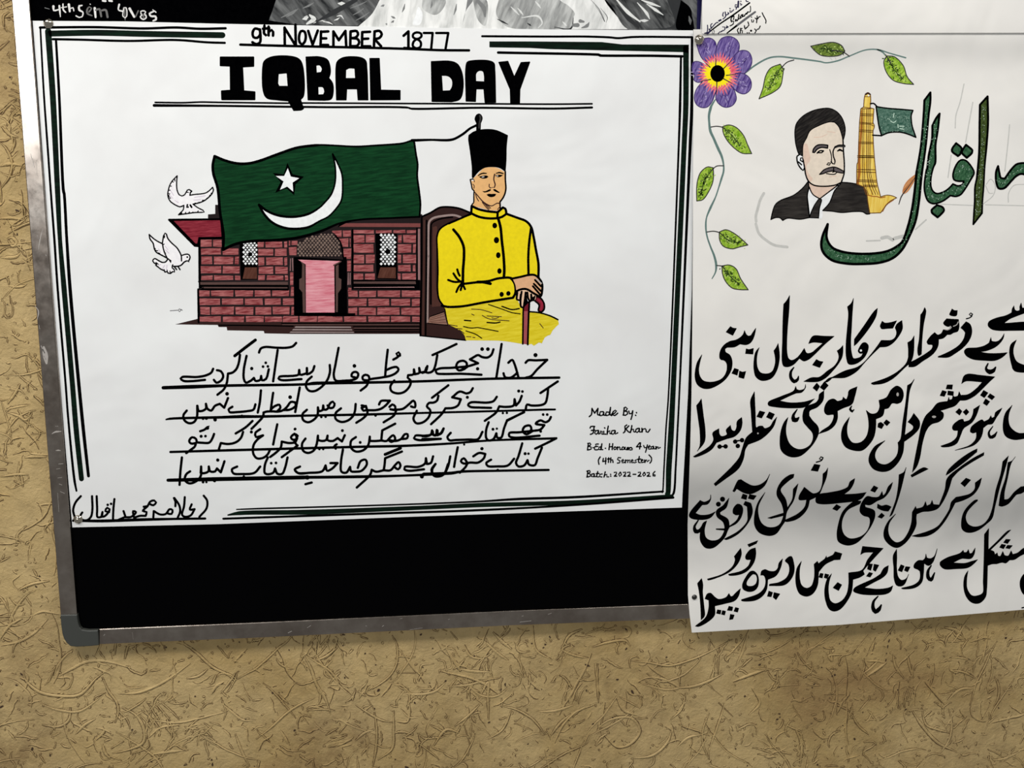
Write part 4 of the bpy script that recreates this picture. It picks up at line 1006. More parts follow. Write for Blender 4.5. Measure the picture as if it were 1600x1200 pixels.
def jag(S, cx, cy, r0, r1, n, mat, seed=3, sq=1.0):
    rnd = random.Random(seed); x0, y0, w = VIEWS[VW]; sc = w / 1600
    V = [(x0 + cx * sc, y0 + cy * sc)]
    for i in range(2 * n):
        r = rnd.uniform(r1 * 0.88, r1 * 1.06) if i % 2 else rnd.uniform(r0 * 0.94, r0 * 1.06)
        a = math.pi * i / n
        V.append((x0 + (cx + r * math.cos(a)) * sc, y0 + (cy + r * sq * math.sin(a)) * sc))
    S.emit(V, [(0, i, i % (2 * n) + 1) for i in range(1, 2 * n + 1) if True and i < 2 * n] + [(0, 2 * n, 1)], mat)

def glints(S, s, n, seed):
    rnd = random.Random(seed)
    rs, _ = runs(s, False, 8)
    pts = [p for r in rs for p in r]
    x0, y0, w = VIEWS[VW]; sc = w / 1600
    for i_ in range(n):
        p = rnd.choice(pts)
        q = rnd.uniform(0.25, 0.7); x = p[0] + rnd.gauss(0, 1.8); y = p[1] + rnd.gauss(0, 1.8)
        S.emit([(x - q, y), (x, y - q), (x + q, y), (x, y + q)], [(0, 1, 2, 3)], 'glint' if i_ < n * 0.6 else 'black')

def draw_poster_two(S):
    B = 'black'
    # rubbed-out pencil guides
    S.part('pencil_guide', 'faint rubbed out pencil guide lines')
    many(S, 34, '@F3 1235,520 1180,620 1140,760 1110,880 1115,960', '@F4 1110,0 1160,150 1280,260 1400,330 1600,360', mat='faint_pencil')
    view('G2'); many(S, 10, '850,10 800,240 750,400 740,560', '960,240 920,460 870,740', '1420,520 1400,740 1360,1100', '690,900 650,1180', mat='faint_pencil')
    view('G3'); many(S, 10, '300,890 650,905 820,912', '1000,900 1600,915', '1355,860 1360,720 1440,600 1600,580', '1010,580 1080,500 1150,600 1120,750 960,890', '1000,600 1060,720 1110,720', mat='faint_pencil')
    view('G1'); many(S, 30, '720,880 780,870 830,900', '850,885 940,860', mat='faint_pencil')
    view('G1'); many(S, 12, '1070,790 1180,690', '560,910 700,905', mat='faint_pencil')
    # vine
    S.part('drawn_vine', 'drawn grey green vine stem')
    S.stroke('@F1 690,765,12 800,680,14 940,605,14 1050,590,13 1200,605,14 1480,642,12 @F5 400,385,12 550,360,14 700,300,12 900,225,12 1050,220,14 1200,265,12 1400,322,14', 12, 'stem_green')
    S.stroke('@F1 382,1040,10 340,1110,20 @F2 400,100,34 378,200,30 382,320,26 400,450,34 450,560,30 520,720,34 575,840,30 605,970,20 605,1080,22 @F3 570,300,24 530,430,16 480,580,16 400,750,28 340,900,16 328,1030,22 @F4 345,180,18 400,350,20 460,500,26 490,640,30 480,750,18 425,855,10', 20, 'stem_green')
    view('F5'); S.stroke('1050,222 1110,250 1150,292', 14, 'stem_green'); many(S, 8, '450,320 470,335 480,350', '520,320 530,345', '580,310 600,290', mat='faint_pencil')
    leaf(S, 'F1', '1060,668; 1090,720 1085,800 1060,900 990,960 840,1030; 880,920 910,790 960,710', '1060,715 1000,820 930,940', '1203,625 1130,650 1070,710', seed=1)
    leaf(S, 'F5', '215,178; 340,150 500,130 600,170 640,240; 590,285 480,305 340,290 260,230', '340,200 480,230 620,250', ['480,230 600,245 640,262 698,305'], 'leaf_olive', seed=2)
    leaf(S, 'F5', '1165,300; 1260,310 1370,420 1420,560 1500,655; 1380,645 1240,600 1150,480 1130,360', '1170,310 1210,390 1280,500 1370,590', '1150,285 1190,350 1215,385', seed=3)
    leaf(S, 'F2', '590,380; 680,352 800,390 920,520 980,660 1045,800; 900,795 780,720 660,590 600,470', '630,420 760,540 860,680', '410,385 500,373 590,390 625,412', seed=4)
    leaf(S, 'F3', '440,120; 350,110 250,190 205,300 185,450 188,640; 280,620 380,480 440,330 448,180', '400,190 320,310 270,450 240,560', '605,90 500,95 440,140 395,195', seed=5)
    leaf(S, 'F4', '540,125; 640,90 760,140 880,230 985,328; 850,360 740,388 600,345 545,250', '580,170 680,250 800,290 880,290', '345,125 450,113 540,135 580,165', seed=6)
    leaf(S, 'F4', '580,655; 700,642 800,700 870,850 990,1028; 850,1025 740,1000 640,900 590,780', '620,700 720,830 850,940', '500,648 585,660 620,705', seed=7)
    # flower
    fl = S.part('drawn_flower', 'drawn purple flower with pink and yellow heart')
    PET = ['190,465; 230,420 320,395 380,430 395,500 388,600; 300,680; 230,580', '385,600; 402,480 450,400 540,380 612,420 635,480 610,570 520,680; 440,660', '520,680; 600,560 660,525 730,540 765,610 750,700 690,765; 550,780', '550,780; 640,760 720,790 758,850 750,930 690,978 620,960 560,905; 530,840',
           '395,960; 390,1030 430,1090 490,1118 560,1100 602,1040 590,960 545,880; 400,900', '240,860; 188,930 165,1020 190,1090 240,1120 300,1115 350,1060 385,970; 400,900', '290,680; 200,640 155,650 145,740 170,790 160,830 200,858 250,850; 300,780']
    for p in PET:
        S.part('petal', None, fl); view('F1'); S.fill(p, 'violet_pencil', edge=6, edgemat='petal_line')
        rnd = random.Random(len(p)); pts, sc = parse(p); gx = sum(q[0] for q in pts) / len(pts); gy = sum(q[1] for q in pts) / len(pts)
        cx_, cy_ = 1060 + 410 * .15, 765 * .15
        for i_ in range(12):
            a = math.atan2(gy - cy_, gx - cx_) + rnd.gauss(0, 0.22); L = rnd.uniform(3, 6)
            r_ = rnd.uniform(0.8, 1.25); x = cx_ + (gx - cx_) * r_ + rnd.gauss(0, 2.5); y = cy_ + (gy - cy_) * r_ + rnd.gauss(0, 2.5)
            X, Y = (x - 1060) / .15, (y) / .15
            S.stroke('%.0f,%.0f %.0f,%.0f' % (X, Y, X + L / .15 * math.cos(a) * .6, Y + L / .15 * math.sin(a) * .6), 4, 'violet_light' if i_ < 6 else 'petal_line')
    S.use(fl); view('F1')
    jag(S, 420, 765, 160, 232, 40, 'pink_petal', 4); jag(S, 410, 768, 118, 160, 30, 'flower_yellow', 5)
    for a, b_ in (('390,605', '388,690'), ('545,640', '470,715'), ('600,775', '500,785'), ('240,845', '335,828'), ('400,960', '400,850'), ('290,660', '330,700'), ('560,870', '470,820')):
        S.stroke(a + ',4 ' + b_ + ',9', 8, 'soft_black')
    S.dot('408,766', 76, ry=88, n=28)
    # portrait
    S.part('drawn_portrait', 'drawn head and shoulders of a man in dark suit')
    S.fill('@H1 1140,310; 1200,370 1250,480 1270,600 1275,780 1290,950 1285,1150; @H2 1270,480 1240,560; 1150,590 980,612 820,590 740,540; 700,450 680,330 650,200 640,100; @H1 645,680 700,560 760,440 900,360 1060,305', 'portrait_skin')
    S.fill('@H1 650,660; 700,640 740,760 760,900 700,1000 @H2 740,420 800,500 760,545; 700,450 680,330 650,150', 'portrait_blush')
    S.fill('@H2 745,555; 900,612 1195,585; 1050,700 910,805; 800,740 750,640', 'portrait_blush')
    S.fill('@H1 520,450 545,330 650,210 800,130 950,95 1070,95 1180,150 1260,250 1305,390 1300,500 1272,600; 1250,500 1200,370 1140,310; 1060,305 900,360 760,440 700,560 650,660 640,850; 590,820 545,700 525,580', 'hair_black', edge=10, edgemat='black')
    view('H1')
    S.fill('590,820; 560,830 560,940 620,1040 648,1065 672,1020; 660,940 640,850', 'paper_white')
    many(S, 17, '590,815 555,840 565,950 620,1040 648,1062 672,1020', '650,905 640,865 610,870 605,905 640,925', '575,930 625,975')
    S.stroke('@H1 1272,590 1280,780 1292,950 1290,1100 @H2 1285,430 1245,550; 1150,592 980,612 820,595 740,540 695,450 675,340 650,200', 17)
    view('H1')
    S.fill('800,780; 810,730 870,670 960,660 1035,670; 1030,715; 930,705 860,740 825,785', 'moustache_grey', edge=15, edgemat='black')
    S.stroke('1155,700,26 1200,680,34 1290,682,36', 30, 'soft_black'); S.stroke('1150,695 1200,668 1290,668', 12)
    S.stroke('1150,690 1118,760 1122,840 1148,920 1140,962 1108,955 1085,925', 16); S.stroke('1065,740 1090,830 1092,930', 12)
    S.stroke('1020,972 1042,945 1080,948 1058,980', 15, closed=True)
    many(S, 16, '868,792 910,755 968,758; 940,785 880,785'); S.stroke('1188,758,16 1220,740,30 1262,760,18', 20)
    S.fill('905,1125; 980,1050 1080,1015 1140,1010 1200,1030 1290,1080; 1280,1102 1200,1095 1150,1080 1110,1070; 1020,1090 960,1115', 'moustache_grey', edge=13, edgemat='black')
    many(S, 12, '1015,1112 1090,1125 1150,1120 1178,1092', '1130,1015 1125,1060 1150,1082 1110,1090'); many(S, 8, '820,545 920,540 1020,500', '1030,455 1150,470', '1060,1165 1170,1150', mat='portrait_blush')
    S.fill('@H2 740,640; 800,740 905,805; 1050,700 1140,660; 1060,870 955,990; 940,1120 890,1110; 745,1100 720,760', 'paper_white')
    S.fill('@H2 730,530; 640,640 500,750 300,830 220,890 180,980 145,1130; 220,1100 290,1105 330,1145; 400,1110 600,1125 748,1100; 722,900 715,750 738,640', 'suit_black', edge=12, edgemat='black')
    S.fill('@H2 900,800; 935,815 905,950 890,1105; 750,1100; 770,1030 830,900', 'suit_black', edge=12, edgemat='black')
    S.fill('@H2 1250,548; 1400,560 1540,590 @T2 500,620 545,700 560,850 590,1040; 540,1045 480,1010 350,1005 150,1020 0,1000 @H2 955,990; 1060,870 1140,680 1200,610', 'suit_black', edge=12, edgemat='black')
    view('H2'); many(S, 14, '740,615 800,735 905,805', '1195,590; 910,805', '738,640 715,750 728,900 745,1060')
    # tower
    S.part('drawn_tower', 'drawn golden tower with tiers')
    TW = '@T1 520,70; 560,45 600,70; 605,170 595,285; 655,300; 640,520; 662,560 640,650; 650,900 665,1100 @T2 680,350 705,560 760,775; 850,750 940,760 1010,790; 900,850 830,930 760,1025; 590,1030; 560,850 540,700 500,620; 385,575; 395,250 @T1 400,1150 418,800 430,520; 450,300; 495,270; 505,130'
    S.fill(TW, 'tower_gold')
    S.stroke('@T1 470,330,16 450,700,22 430,1000,28 @T2 425,250,32 425,400,34 405,570,26', 22, 'tower_shade')
    view('T1'); many(S, 8, '445,380 645,385', '450,405 640,410', '432,510 645,530', '430,535 600,545 660,575', '425,630 640,640', '425,655 640,665', '418,820 640,825', '415,842 640,845', '410,1035 660,1040', '405,1060 660,1065', '500,275 655,300', '465,300 600,300', '510,110 600,110', mat='tower_line')
    view('T2'); many(S, 9, '400,133 650,138', '400,158 650,160', '395,350 670,352', '395,385 680,395', '400,512 690,520', '395,535 690,545', '490,595 700,600', '490,615 700,620', mat='tower_line')
    for x, w_ in ((475, 7), (500, 6), (545, 9), (575, 7), (600, 6)):
        S.stroke('@T1 %d,310 %d,700 %d,1100 @T2 %d,400 %d,600 %d,740' % (x, x - 3, x, x + 4, x + (x - 520) // 3 + 30, x + (x - 520) // 2 + 80), w_, 'tower_line')
    S.stroke('@T2 565,750 650,770 700,770 760,790 830,775', 12, 'tower_shade'); S.stroke('@T2 790,1000 850,900 960,820', 14, 'tower_shade')
    S.stroke(TW, 9, 'tower_line', closed=True); S.stroke('@T1 530,75 560,55 595,75', 20, 'dark_brown'); S.dot('@T1 572,92', 14, 'paper_white')
    S.part('drawn_small_flag', 'drawn small dark green flag')
    FG = '@T1 690,265; 850,290 1100,310 1265,325; 1238,400 1240,480 1250,560 1310,745; 1200,700 1100,670 1000,662 880,675 775,718; 740,600 710,420'
    S.fill(FG, 'glitter_teal'); S.stroke(FG, 17, closed=True)
    many(S, 17, '@T1 600,220 650,215 700,262', '@T1 635,712 775,720')
    view('T1'); many(S, 8, '970,370 958,435', '915,490 960,515 1000,490', '1030,545 1035,595', '1055,572 1125,572', '1060,610 1120,620', mat='glint')
    glints(S, '@T1 760,400 900,450 1150,400 1180,600 1000,640 800,640 780,520 1000,420 1200,500', 90, 9)
    # feather
    S.part('drawn_quill', 'drawn rust coloured quill pen')
    S.fill('@T2 1305,420; 1200,500 1130,590 1100,690 1105,740; 1180,700 1250,600 1290,520', 'feather_rust'); S.stroke('@T2 1300,470,6 1180,640,8 1085,770,14 1045,890,8', 10, 'soft_black')
    # large green word
    def big(s, mat='glitter_green'):
        S.part('green_glitter_letter'); S.fill(s, mat); S.stroke(s, 2.7 / (VIEWS[VW][2] / 1600), closed=True)
    big('@G2 430,115; 355,215; 345,400 310,800 262,1080 @G1 1080,200; 1060,400 1030,600 985,780 930,920 870,970 780,1015 640,1040 450,1042 300,1020 200,975 145,880 155,735; 105,850 88,950 110,1030 200,1110 350,1145 500,1150 700,1135 830,1090 930,1000 1010,850 1070,700 1105,500 1130,250 @G2 330,1080 370,800 408,400 430,220')
    glints(S, '@G2 385,250 370,500 340,750 300,1100 @G1 1090,400 1040,700 960,900 820,1040 600,1090 300,1080 150,980', 230, 1)
    big('@G2 545,380; 500,440 455,530; 450,700 410,900 385,1080 @G3 75,350; 45,560 50,700 100,840 170,880 260,870 350,830 450,755; 540,768 610,740 660,680 760,520 820,400 800,340 700,215 640,195 590,215 530,300 490,440 510,510 570,530 660,530; 640,580 570,605 490,575; 440,630 360,690 240,725 180,690 145,610 150,450 190,300 @G2 490,1000 495,760 520,600')
    glints(S, '@G2 500,520 470,700 440,950 @G3 130,200 110,400 95,600 150,780 250,800 400,700 550,680 650,600 740,450 650,300 570,400', 260, 2)
    for s in ('@G2 752,750; 820,815 800,890 775,910; 700,850 705,815', '@G2 875,770; 955,840 950,870 885,932; 825,870 835,830', '@G3 240,905; 330,940 350,985 310,1040 250,1095; 160,1020 155,985'): big(s)
    big('@G2 1145,165; 1050,270; 1045,500 1040,850 1015,1150 @G3 860,500; 835,620 830,850 820,1000 808,1205; 945,1030; 950,850 970,600 985,300 @G2 1130,800 1150,500', 'glitter_olive')
    glints(S, '@G2 1095,300 1090,600 1075,900 1060,1150 @G3 910,500 890,800 880,1050', 220, 3)
    big('@G3 1195,295; 1165,380 1160,480 1175,580 1200,640 1250,650 1300,635 1400,530 1480,450 1560,415 1640,440 1800,500; 1850,380 1700,260 1560,250 1480,270 1400,350 1300,490; 1240,480 1215,400')
    glints(S, '@G3 1200,520 1260,580 1400,430 1550,340 1620,330', 80, 4)
    # black verse
    S.part('calligraphy_line', 'first line of black pen calligraphy')
    fills(S, 'C1', '178,762; 130,840 108,940 108,1010 130,1070 180,1108 250,1115 330,1085 420,1020 475,940 492,880 490,810 465,760 425,735 420,700 440,685; 520,680 575,650; 640,658 680,640 710,600 730,540 740,485; 715,520 690,560; 665,568 640,550 622,510; 610,545 580,580 530,608 470,622 410,660 375,710 362,760 365,800 380,815; 410,820 435,850 440,910 420,970 380,1015 310,1042 240,1045 190,1030 155,980 145,920 155,850',
          '475,468; 500,483 538,488; 500,560; 430,525;', '640,700; 665,707 715,695; 710,755; 632,750;', '518,903; 560,917; 545,975; 490,955;', '570,930; 600,942 635,935; 615,1010; 562,995;',
          '775,688; 740,730 720,830 722,930 740,990 790,1028 850,1028 910,1000 960,920 985,810 985,740 972,645; 950,690 928,720; 942,790 942,850 915,930 880,955 830,960 785,945 755,890 748,820 758,740',
          '1092,145; 1060,200 1030,235; 1022,400 1018,600 1015,840 1030,880 1070,888 1130,865 1195,800; 1240,828 1290,810 1350,760 1450,660 1555,570; 1450,568 1340,565 1315,590 1290,645; 1340,632 1440,640; 1370,700 1320,740 1270,745 1245,695; 1200,760 1160,800 1110,820 1080,800 1065,740 1063,620 1070,480 1085,300',
          '1372,810; 1400,827 1440,835; 1405,895; 1330,868;')
    view('C1'); S.stroke('1135,895,10 1105,940,22 1105,1000,28 1140,1040,34 1175,1020,24 1185,985,8')
    S.fill('@C2 180,665; 150,700 120,720; 138,770 130,820 90,880 20,930 @C1 1400,995 1320,1000 1240,1040; 1320,1045 1400,1038 1470,1000 1540,930 @C2 130,860 170,790 180,740', B, edge=3)
    fills(S, 'C2', '290,175; 268,225 228,262; 238,330 225,500 213,650 216,790 240,858 300,860 360,830 410,780 442,710 443,660 415,635 385,640 350,690 338,725 358,748 390,745; 370,780 330,798 290,800 270,740 262,640 270,480 278,330',
          '540,278; 505,310 400,460 300,600; 298,668; 320,650 450,490 525,360', '795,405; 740,445 725,480; 740,530 725,580 690,608 580,612; 540,670 470,760 400,840 330,890 200,930 80,990; 0,1040; 30,1012; 80,1003 200,1000 280,965 340,920 400,850 470,775 565,682; 640,675 700,640 760,570 800,490',
          '590,412; 615,430 650,430; 680,425 740,408; 700,485; 650,488 580,490 568,465', '922,565; 895,610 855,635; 862,700 862,790; 840,850 760,930 640,1000 480,1055; 475,1065 500,1073; 600,1060 700,1010 820,900 890,830 915,750', '1032,270; 1010,320 990,345; 985,450 975,600 958,720 970,772 998,755; 1005,600 1020,450 1045,300')
    view('C2'); S.dot('368,718', 12, 'paper_white')
    fills(S, 'C3', '690,525; 700,620 680,690 620,710 580,735 535,735; 480,785 415,800; 410,880 380,950 320,1020 200,1100 80,1180 0,1185; 0,1130; 100,1080 250,990 320,930 330,880 265,870 250,840 300,760 360,705; 400,740 450,720 480,665; 530,680 570,650 590,615; 540,625 480,580 525,515; 600,520', '600,378; 630,400 675,400; 660,475 565,460 580,420',
          '795,555; 850,590 875,660 870,740 830,830 750,920 640,1000 550,1050 410,1052; 405,1040; 480,1010 600,950 700,880 765,790 785,710; 765,680 720,640;', '1325,722; 1290,780 1250,820 1200,835 1150,825; 1140,775; 1115,850; 1060,885 960,915 800,930 770,965 790,1020 880,1075 1050,1095 1200,1095 1300,1050 1370,985; 1260,995 1100,995 985,975; 1080,960 1200,910 1270,850 1315,780',
          '1460,335; 1435,380 1430,430; 1350,470 1200,510 1110,560 1100,610 1150,660 1250,680 1400,680 1700,676; 1700,578 1320,578; 1400,520 1430,505; 1520,470 1600,440 1700,400; 1650,370 1575,365; 1560,295; 1540,350 1540,395 1500,408 1475,395', '1495,810; 1420,870 1398,970 1410,1080 1440,1200; @C6 1450,30 1480,75 1540,92 1700,92; 1700,0; @C3 1640,1165 1500,1110 1455,1010 1455,920')
    view('C3'); S.stroke('885,455 862,435 840,455 860,475 885,455 875,480 840,505 800,515', 12); S.stroke('685,560,8 665,600,8 620,620,8', 8, 'paper_grey'); S.stroke('575,620,8 590,635,10 540,670,10 500,665,6', 10, 'paper_grey')
    view('C6'); S.stroke('1150,-15,14 1125,50,26 1170,88,52 1220,70,40 1245,30,14')

    S.part('calligraphy_line', 'second line of black pen calligraphy')
    fills(S, 'C4', '172,355; 150,390 122,425; 140,560 158,700 155,850 130,900; 205,800 212,680 195,540', '592,548; 545,590 540,650 520,690 490,680 475,630; 430,680 440,725 380,745 360,720 355,665; 290,710 300,780 260,845 90,955; 100,962 200,930 280,880 330,810; 440,770 520,745 580,680 598,600',
          '725,280; 685,370 690,480 705,700; 640,760 600,870 570,960 500,1050 400,1150 305,1240; 320,1262; 420,1190 560,1080 610,980 630,880 660,830; 800,770 920,650 958,545; 920,590 890,640 830,662 810,638 770,640; 745,655 735,500',
          '780,480; 835,495; 800,555; 750,540;', '880,490; 935,515; 905,570; 850,545;', '1258,205; 1245,250 1190,265 1165,255; 1155,225; 1135,270 1000,330 870,390 870,420 950,440 1150,450 1260,435 1350,355; 1250,385 1100,395 985,375; 1100,320 1160,295; 1220,285 1260,230',
          '1375,190; 1405,225; 1375,275; 1335,240;', '1455,175; 1495,215; 1450,265; 1410,235;')
    S.dot('@C4 762,714', 9, 'paper_grey'); view('C4')
    for p in ('363,852', '425,850', '525,800', '596,785', '552,845'): S.dot(p, 24)
    S.stroke('345,852 440,850', 12); S.stroke('510,795 610,785', 12)
    fills(S, 'C5', '530,130; 500,140 455,180; 480,180 530,140', '75,548; 40,590 10,660 -8,760 0,880 40,930 110,960 200,950 290,880 360,790 395,700 385,640 330,580 295,530; 300,480 380,440 440,370 450,270; 400,310 395,350 370,390 260,440 232,500 235,590 280,650 330,710 335,770 300,840 220,880 150,870 90,820 55,720 55,640',
          '590,480; 590,560 560,630 500,680 395,718; 430,685 510,630 545,570 550,520 480,520 455,490 460,430 500,370 550,355 590,380; 640,365 650,335; 680,360 700,320 710,270 795,228; 770,330 740,410 650,450', '890,475; 940,510 1000,500 1030,440 1022,370; 1100,340 1150,260 1210,220 1260,250 1278,320 1250,390 1210,405; 1160,400 1120,450 1080,460; 1060,530 990,565; 990,640 970,750 920,830 850,890 780,895 680,860 640,800 630,730 650,640 715,545; 690,650 700,750 750,812 830,808 890,750 915,660 910,550',
          '1015,610; 1040,598 1075,625; 1050,665; 1010,648;', '1100,572; 1137,600; 1105,635; 1072,605;', '1390,150; 1360,190 1320,215; 1300,400 1270,600 1245,780 1220,810; 1225,860 1210,940 1150,1010 1080,1040 1010,1015 980,950 1000,880 1085,790; 980,850 925,940 918,1010 960,1080 1040,1112 1130,1100 1220,1020 1270,920 1285,800; 1380,730 1440,660 1445,590 1385,505; 1360,550 1325,595; 1380,640 1375,670 1290,735; 1310,550 1325,400 1345,260',
          '1355,1150; 1490,1070 1535,1085; 1365,1170;')
    S.dot('@C5 1217,308', 13, 'paper_grey', ry=20); view('C5'); S.stroke('738,430,8 722,462,20 745,485,22 762,468,8'); S.stroke('170,465,8 130,530,26 135,572,44 165,572,38 188,548,10')
    fills(S, 'C6', '1235,150; 1050,130 900,115 850,140 820,235; 870,205 1080,215; 1000,300 900,370 810,380; 790,335; 770,390 725,400; 712,380; 700,430 668,440; 660,405; 645,455; 520,480 450,560 370,640 320,760 280,950 240,1150 204,1344; 260,1270 300,1150 330,980 380,820 440,745 540,710 590,660 590,600 550,575; 660,540 740,510 800,445; 880,440 980,390 1060,320 1160,220',
          '640,250; 708,250; 700,305; 625,300;', '580,320; 632,335; 605,395; 550,385;', '650,325; 720,335; 715,385; 645,375;', '1095,318; 1150,350; 1105,412; 1055,380;', '1175,360; 1235,400; 1200,437; 1145,400;', '1120,425; 1172,460; 1135,510; 1090,480;',
          '1048,505; 970,555; 960,620 920,690 850,712; 840,680 790,690 710,760 705,800 720,818 775,820; 760,900 700,960 560,1015; 570,1025 680,1020 760,980 800,900 830,820; 850,790 950,720 1000,640', '790,545; 825,580; 795,630; 745,590;', '880,552; 912,590; 875,630; 838,590;',
          '1325,540; 1240,600 1230,650 1200,665 1185,635; 1160,680 1100,710; 1080,685 1040,700 940,780 930,840 960,855 1005,840; 1000,920 930,1000 740,1068; 870,1040 980,1000 1050,930 1080,860 1090,790; 1150,745 1200,740 1260,650 1300,590', '1452,505; 1370,600 1340,720 1345,840 1380,900 1470,935 1560,930 1700,900; 1700,850 1540,855 1470,820 1420,760 1405,680 1415,600')
    S.dot('@C6 475,650', 26, 'paper_grey', ry=15); view('C6'); S.stroke('1210,770,8 1160,850,22 1180,905,34 1225,890,36 1262,838,8')

    S.part('calligraphy_line', 'third line of black pen calligraphy')
    fills(S, 'C7', '270,555; 262,600 200,630 160,612; 60,730 45,775 70,800 200,812 270,790 320,730; 250,760 160,765 110,745; 180,660; 240,650 270,600', '228,825; 190,850 160,960 165,1040 215,1105 290,1108 370,1050 420,990 445,930 465,890; 540,850 590,780 605,700 590,665 550,650 505,700 505,750 530,765 570,760; 540,820 465,880; 450,810 370,760; 365,740 430,690 460,590; 420,640 400,665 330,720 335,780 400,840 415,900 400,960 350,1020 270,1030 220,1000 205,920',
          '690,645; 650,680; 655,760 650,830 560,930 410,1015; 430,1022 550,965 650,860 700,760 705,710', '885,340; 850,400 780,450 710,460 640,430 585,395; 560,400 500,515; 515,525 540,490; 620,535 680,545 750,520 830,460', '605,545; 650,560; 640,605; 588,590;', '675,550; 745,565; 715,605; 660,592;', '630,622; 685,640; 655,680; 612,655;',
          '835,530; 760,640 725,780 730,880 780,950 880,980 950,960 1010,880 1045,830; 1060,740 1085,690 1130,620 1180,440; 1130,495; 1120,600 1070,690; 1050,600 1000,520 1000,490 1080,410 1130,375; 1138,340; 1100,345 1020,400 965,490 960,560 1010,650 1030,740 1020,800 990,860 940,890 860,890 800,850 770,780 765,680', '865,795; 960,765 1060,735; 1050,758 900,802;',
          '1490,275; 1470,310 1440,335; 1430,450 1400,520 1340,542 1300,520; 1245,475; 1190,570 1190,605 1270,605; 1250,680 1180,750 1050,815; 1050,832 1150,815 1230,760 1280,690 1300,610; 1390,560 1440,460 1475,370', '1350,235; 1410,245; 1385,310; 1315,300;')
    view('C7'); S.dot('393,600', 27); S.dot('350,652', 26)
    S.stroke('140,820,10 100,890,22 115,935,40 150,930,30 185,875,10'); S.stroke('330,912,10 415,915,18'); S.stroke('1440,168 1418,158 1402,180 1425,190 1440,168 1425,195 1370,215', 10)
    fills(S, 'C8', '370,385; 320,420 300,470 230,505 100,532 0,550 -35,590 -30,635 20,650 200,640 430,600 490,530; 380,545 255,550; 320,500 360,430', '180,655; 225,680; 185,720; 140,700;', '435,620; 370,620 300,670 240,740 200,860 185,970 200,1040 290,1080 380,1060 460,990 540,880 580,780 575,720 540,700 480,680 475,655; 530,660 600,620; 680,580 740,500 765,425; 720,470 690,540 665,565; 655,520; 620,575 560,580 500,570 460,610 430,670 425,730 460,770 520,790 530,840 500,930 430,990 320,1010 260,970 235,900 245,800 300,710 430,640',
          '570,460; 612,480; 580,528; 535,510;', '610,650; 650,670 700,660 750,680; 720,725; 680,722 640,710 605,690;', '650,745; 680,770; 650,800; 612,785;', '905,270; 880,320 832,345; 825,450 800,600 735,780; 755,765 800,660 850,500', '1530,380; 1578,400; 1515,470; 1475,435;',
          '795,755; 720,830 675,930 680,1010 740,1080 810,1105 880,1070 950,990 1010,870 1010,790 1015,755; 1080,730 1150,725 1230,700 1280,640 1340,520 1385,380; 1450,310 1580,220 @C9 1095,172; 1100,135; 960,210 800,320 640,460 @C8 1310,500 1250,660; 1190,655; 1175,612; 1160,650 1120,670; 1108,625; 1080,680 1012,700; 1005,675; 970,735; 960,850 920,960 860,1035 800,1050 740,1000 718,930 730,850')
    fills(S, 'C9', '1015,90; 960,115 800,220 650,360 625,420; 660,400 850,260 1010,130;', '1070,455; 990,515; 985,590 930,650 830,680 750,695; 690,760 670,840 600,960 520,1060 400,1120 200,1180; 280,1192 400,1175 500,1120 600,1010 680,880 740,765; 850,730 970,660 1040,560',
          '1405,180; 1335,250; 1310,400 1250,600 1200,850 1150,970 1080,1040 980,1065 900,1030 870,950 890,880 950,805 1020,740; 1020,725 990,730 890,820 840,900 818,1000 825,1090 870,1130 950,1135 1040,1100 1130,1030 1200,960 1240,800 1300,560 1380,280', '1492,190; 1450,240 1400,260; 1370,450 1310,640 1285,800; 1320,810 1400,780 1480,690; 1510,660 1560,650 1640,600; 1640,560 1560,565; 1480,630 1400,720 1352,725; 1355,640 1390,480 1440,270')

    S.part('calligraphy_line', 'fourth line of black pen calligraphy')
    fills(S, 'CA', '760,165; 745,195; 670,230; 655,205;', '582,245; 515,330; 525,360 500,430 400,510 235,565; 240,575 350,545 480,480 560,390 590,300', '735,240; 680,260 632,330 640,360 690,362; 660,430 590,480 455,515; 460,525 560,520 650,480 720,390 740,300', '175,560; 132,610; 150,700 165,850 170,990; 205,950 200,850 185,700 188,620',
          '580,665; 530,710 500,742; 480,748 460,715; 430,755 350,775 310,750 270,712 235,718 210,770; 250,785; 250,860 220,960 110,1055; 140,1060 240,1010 310,940 312,845; 420,820 520,790 560,740', '340,885; 378,890; 370,930; 330,922;', '392,893; 425,900; 415,940; 382,932;', '460,848; 500,857; 492,895; 443,890;', '528,860; 562,870; 550,910; 512,900;', '475,932; 515,940; 500,982; 465,988;',
          '1018,355; 980,400 970,450 940,482 880,482 835,465 800,482 790,525; 820,525 840,560 835,640 780,710 590,780; 590,790 720,790 800,750 850,680 865,570; 950,530 1000,440', '875,690; 915,705; 900,750; 860,745;', '930,705; 990,720; 950,780; 920,755;', '1080,335; 1110,328 1135,400 1140,480 1110,560 1040,625 880,635; 880,622 980,600 1060,550 1090,480 1080,410 1045,375')
    view('CA'); S.fill('715,478 680,485 630,550 598,620 605,670 660,698 720,690 760,650 772,570 755,510', B, holes=['712,515 680,545 645,600 650,630 700,637 740,610 750,550 735,520'])
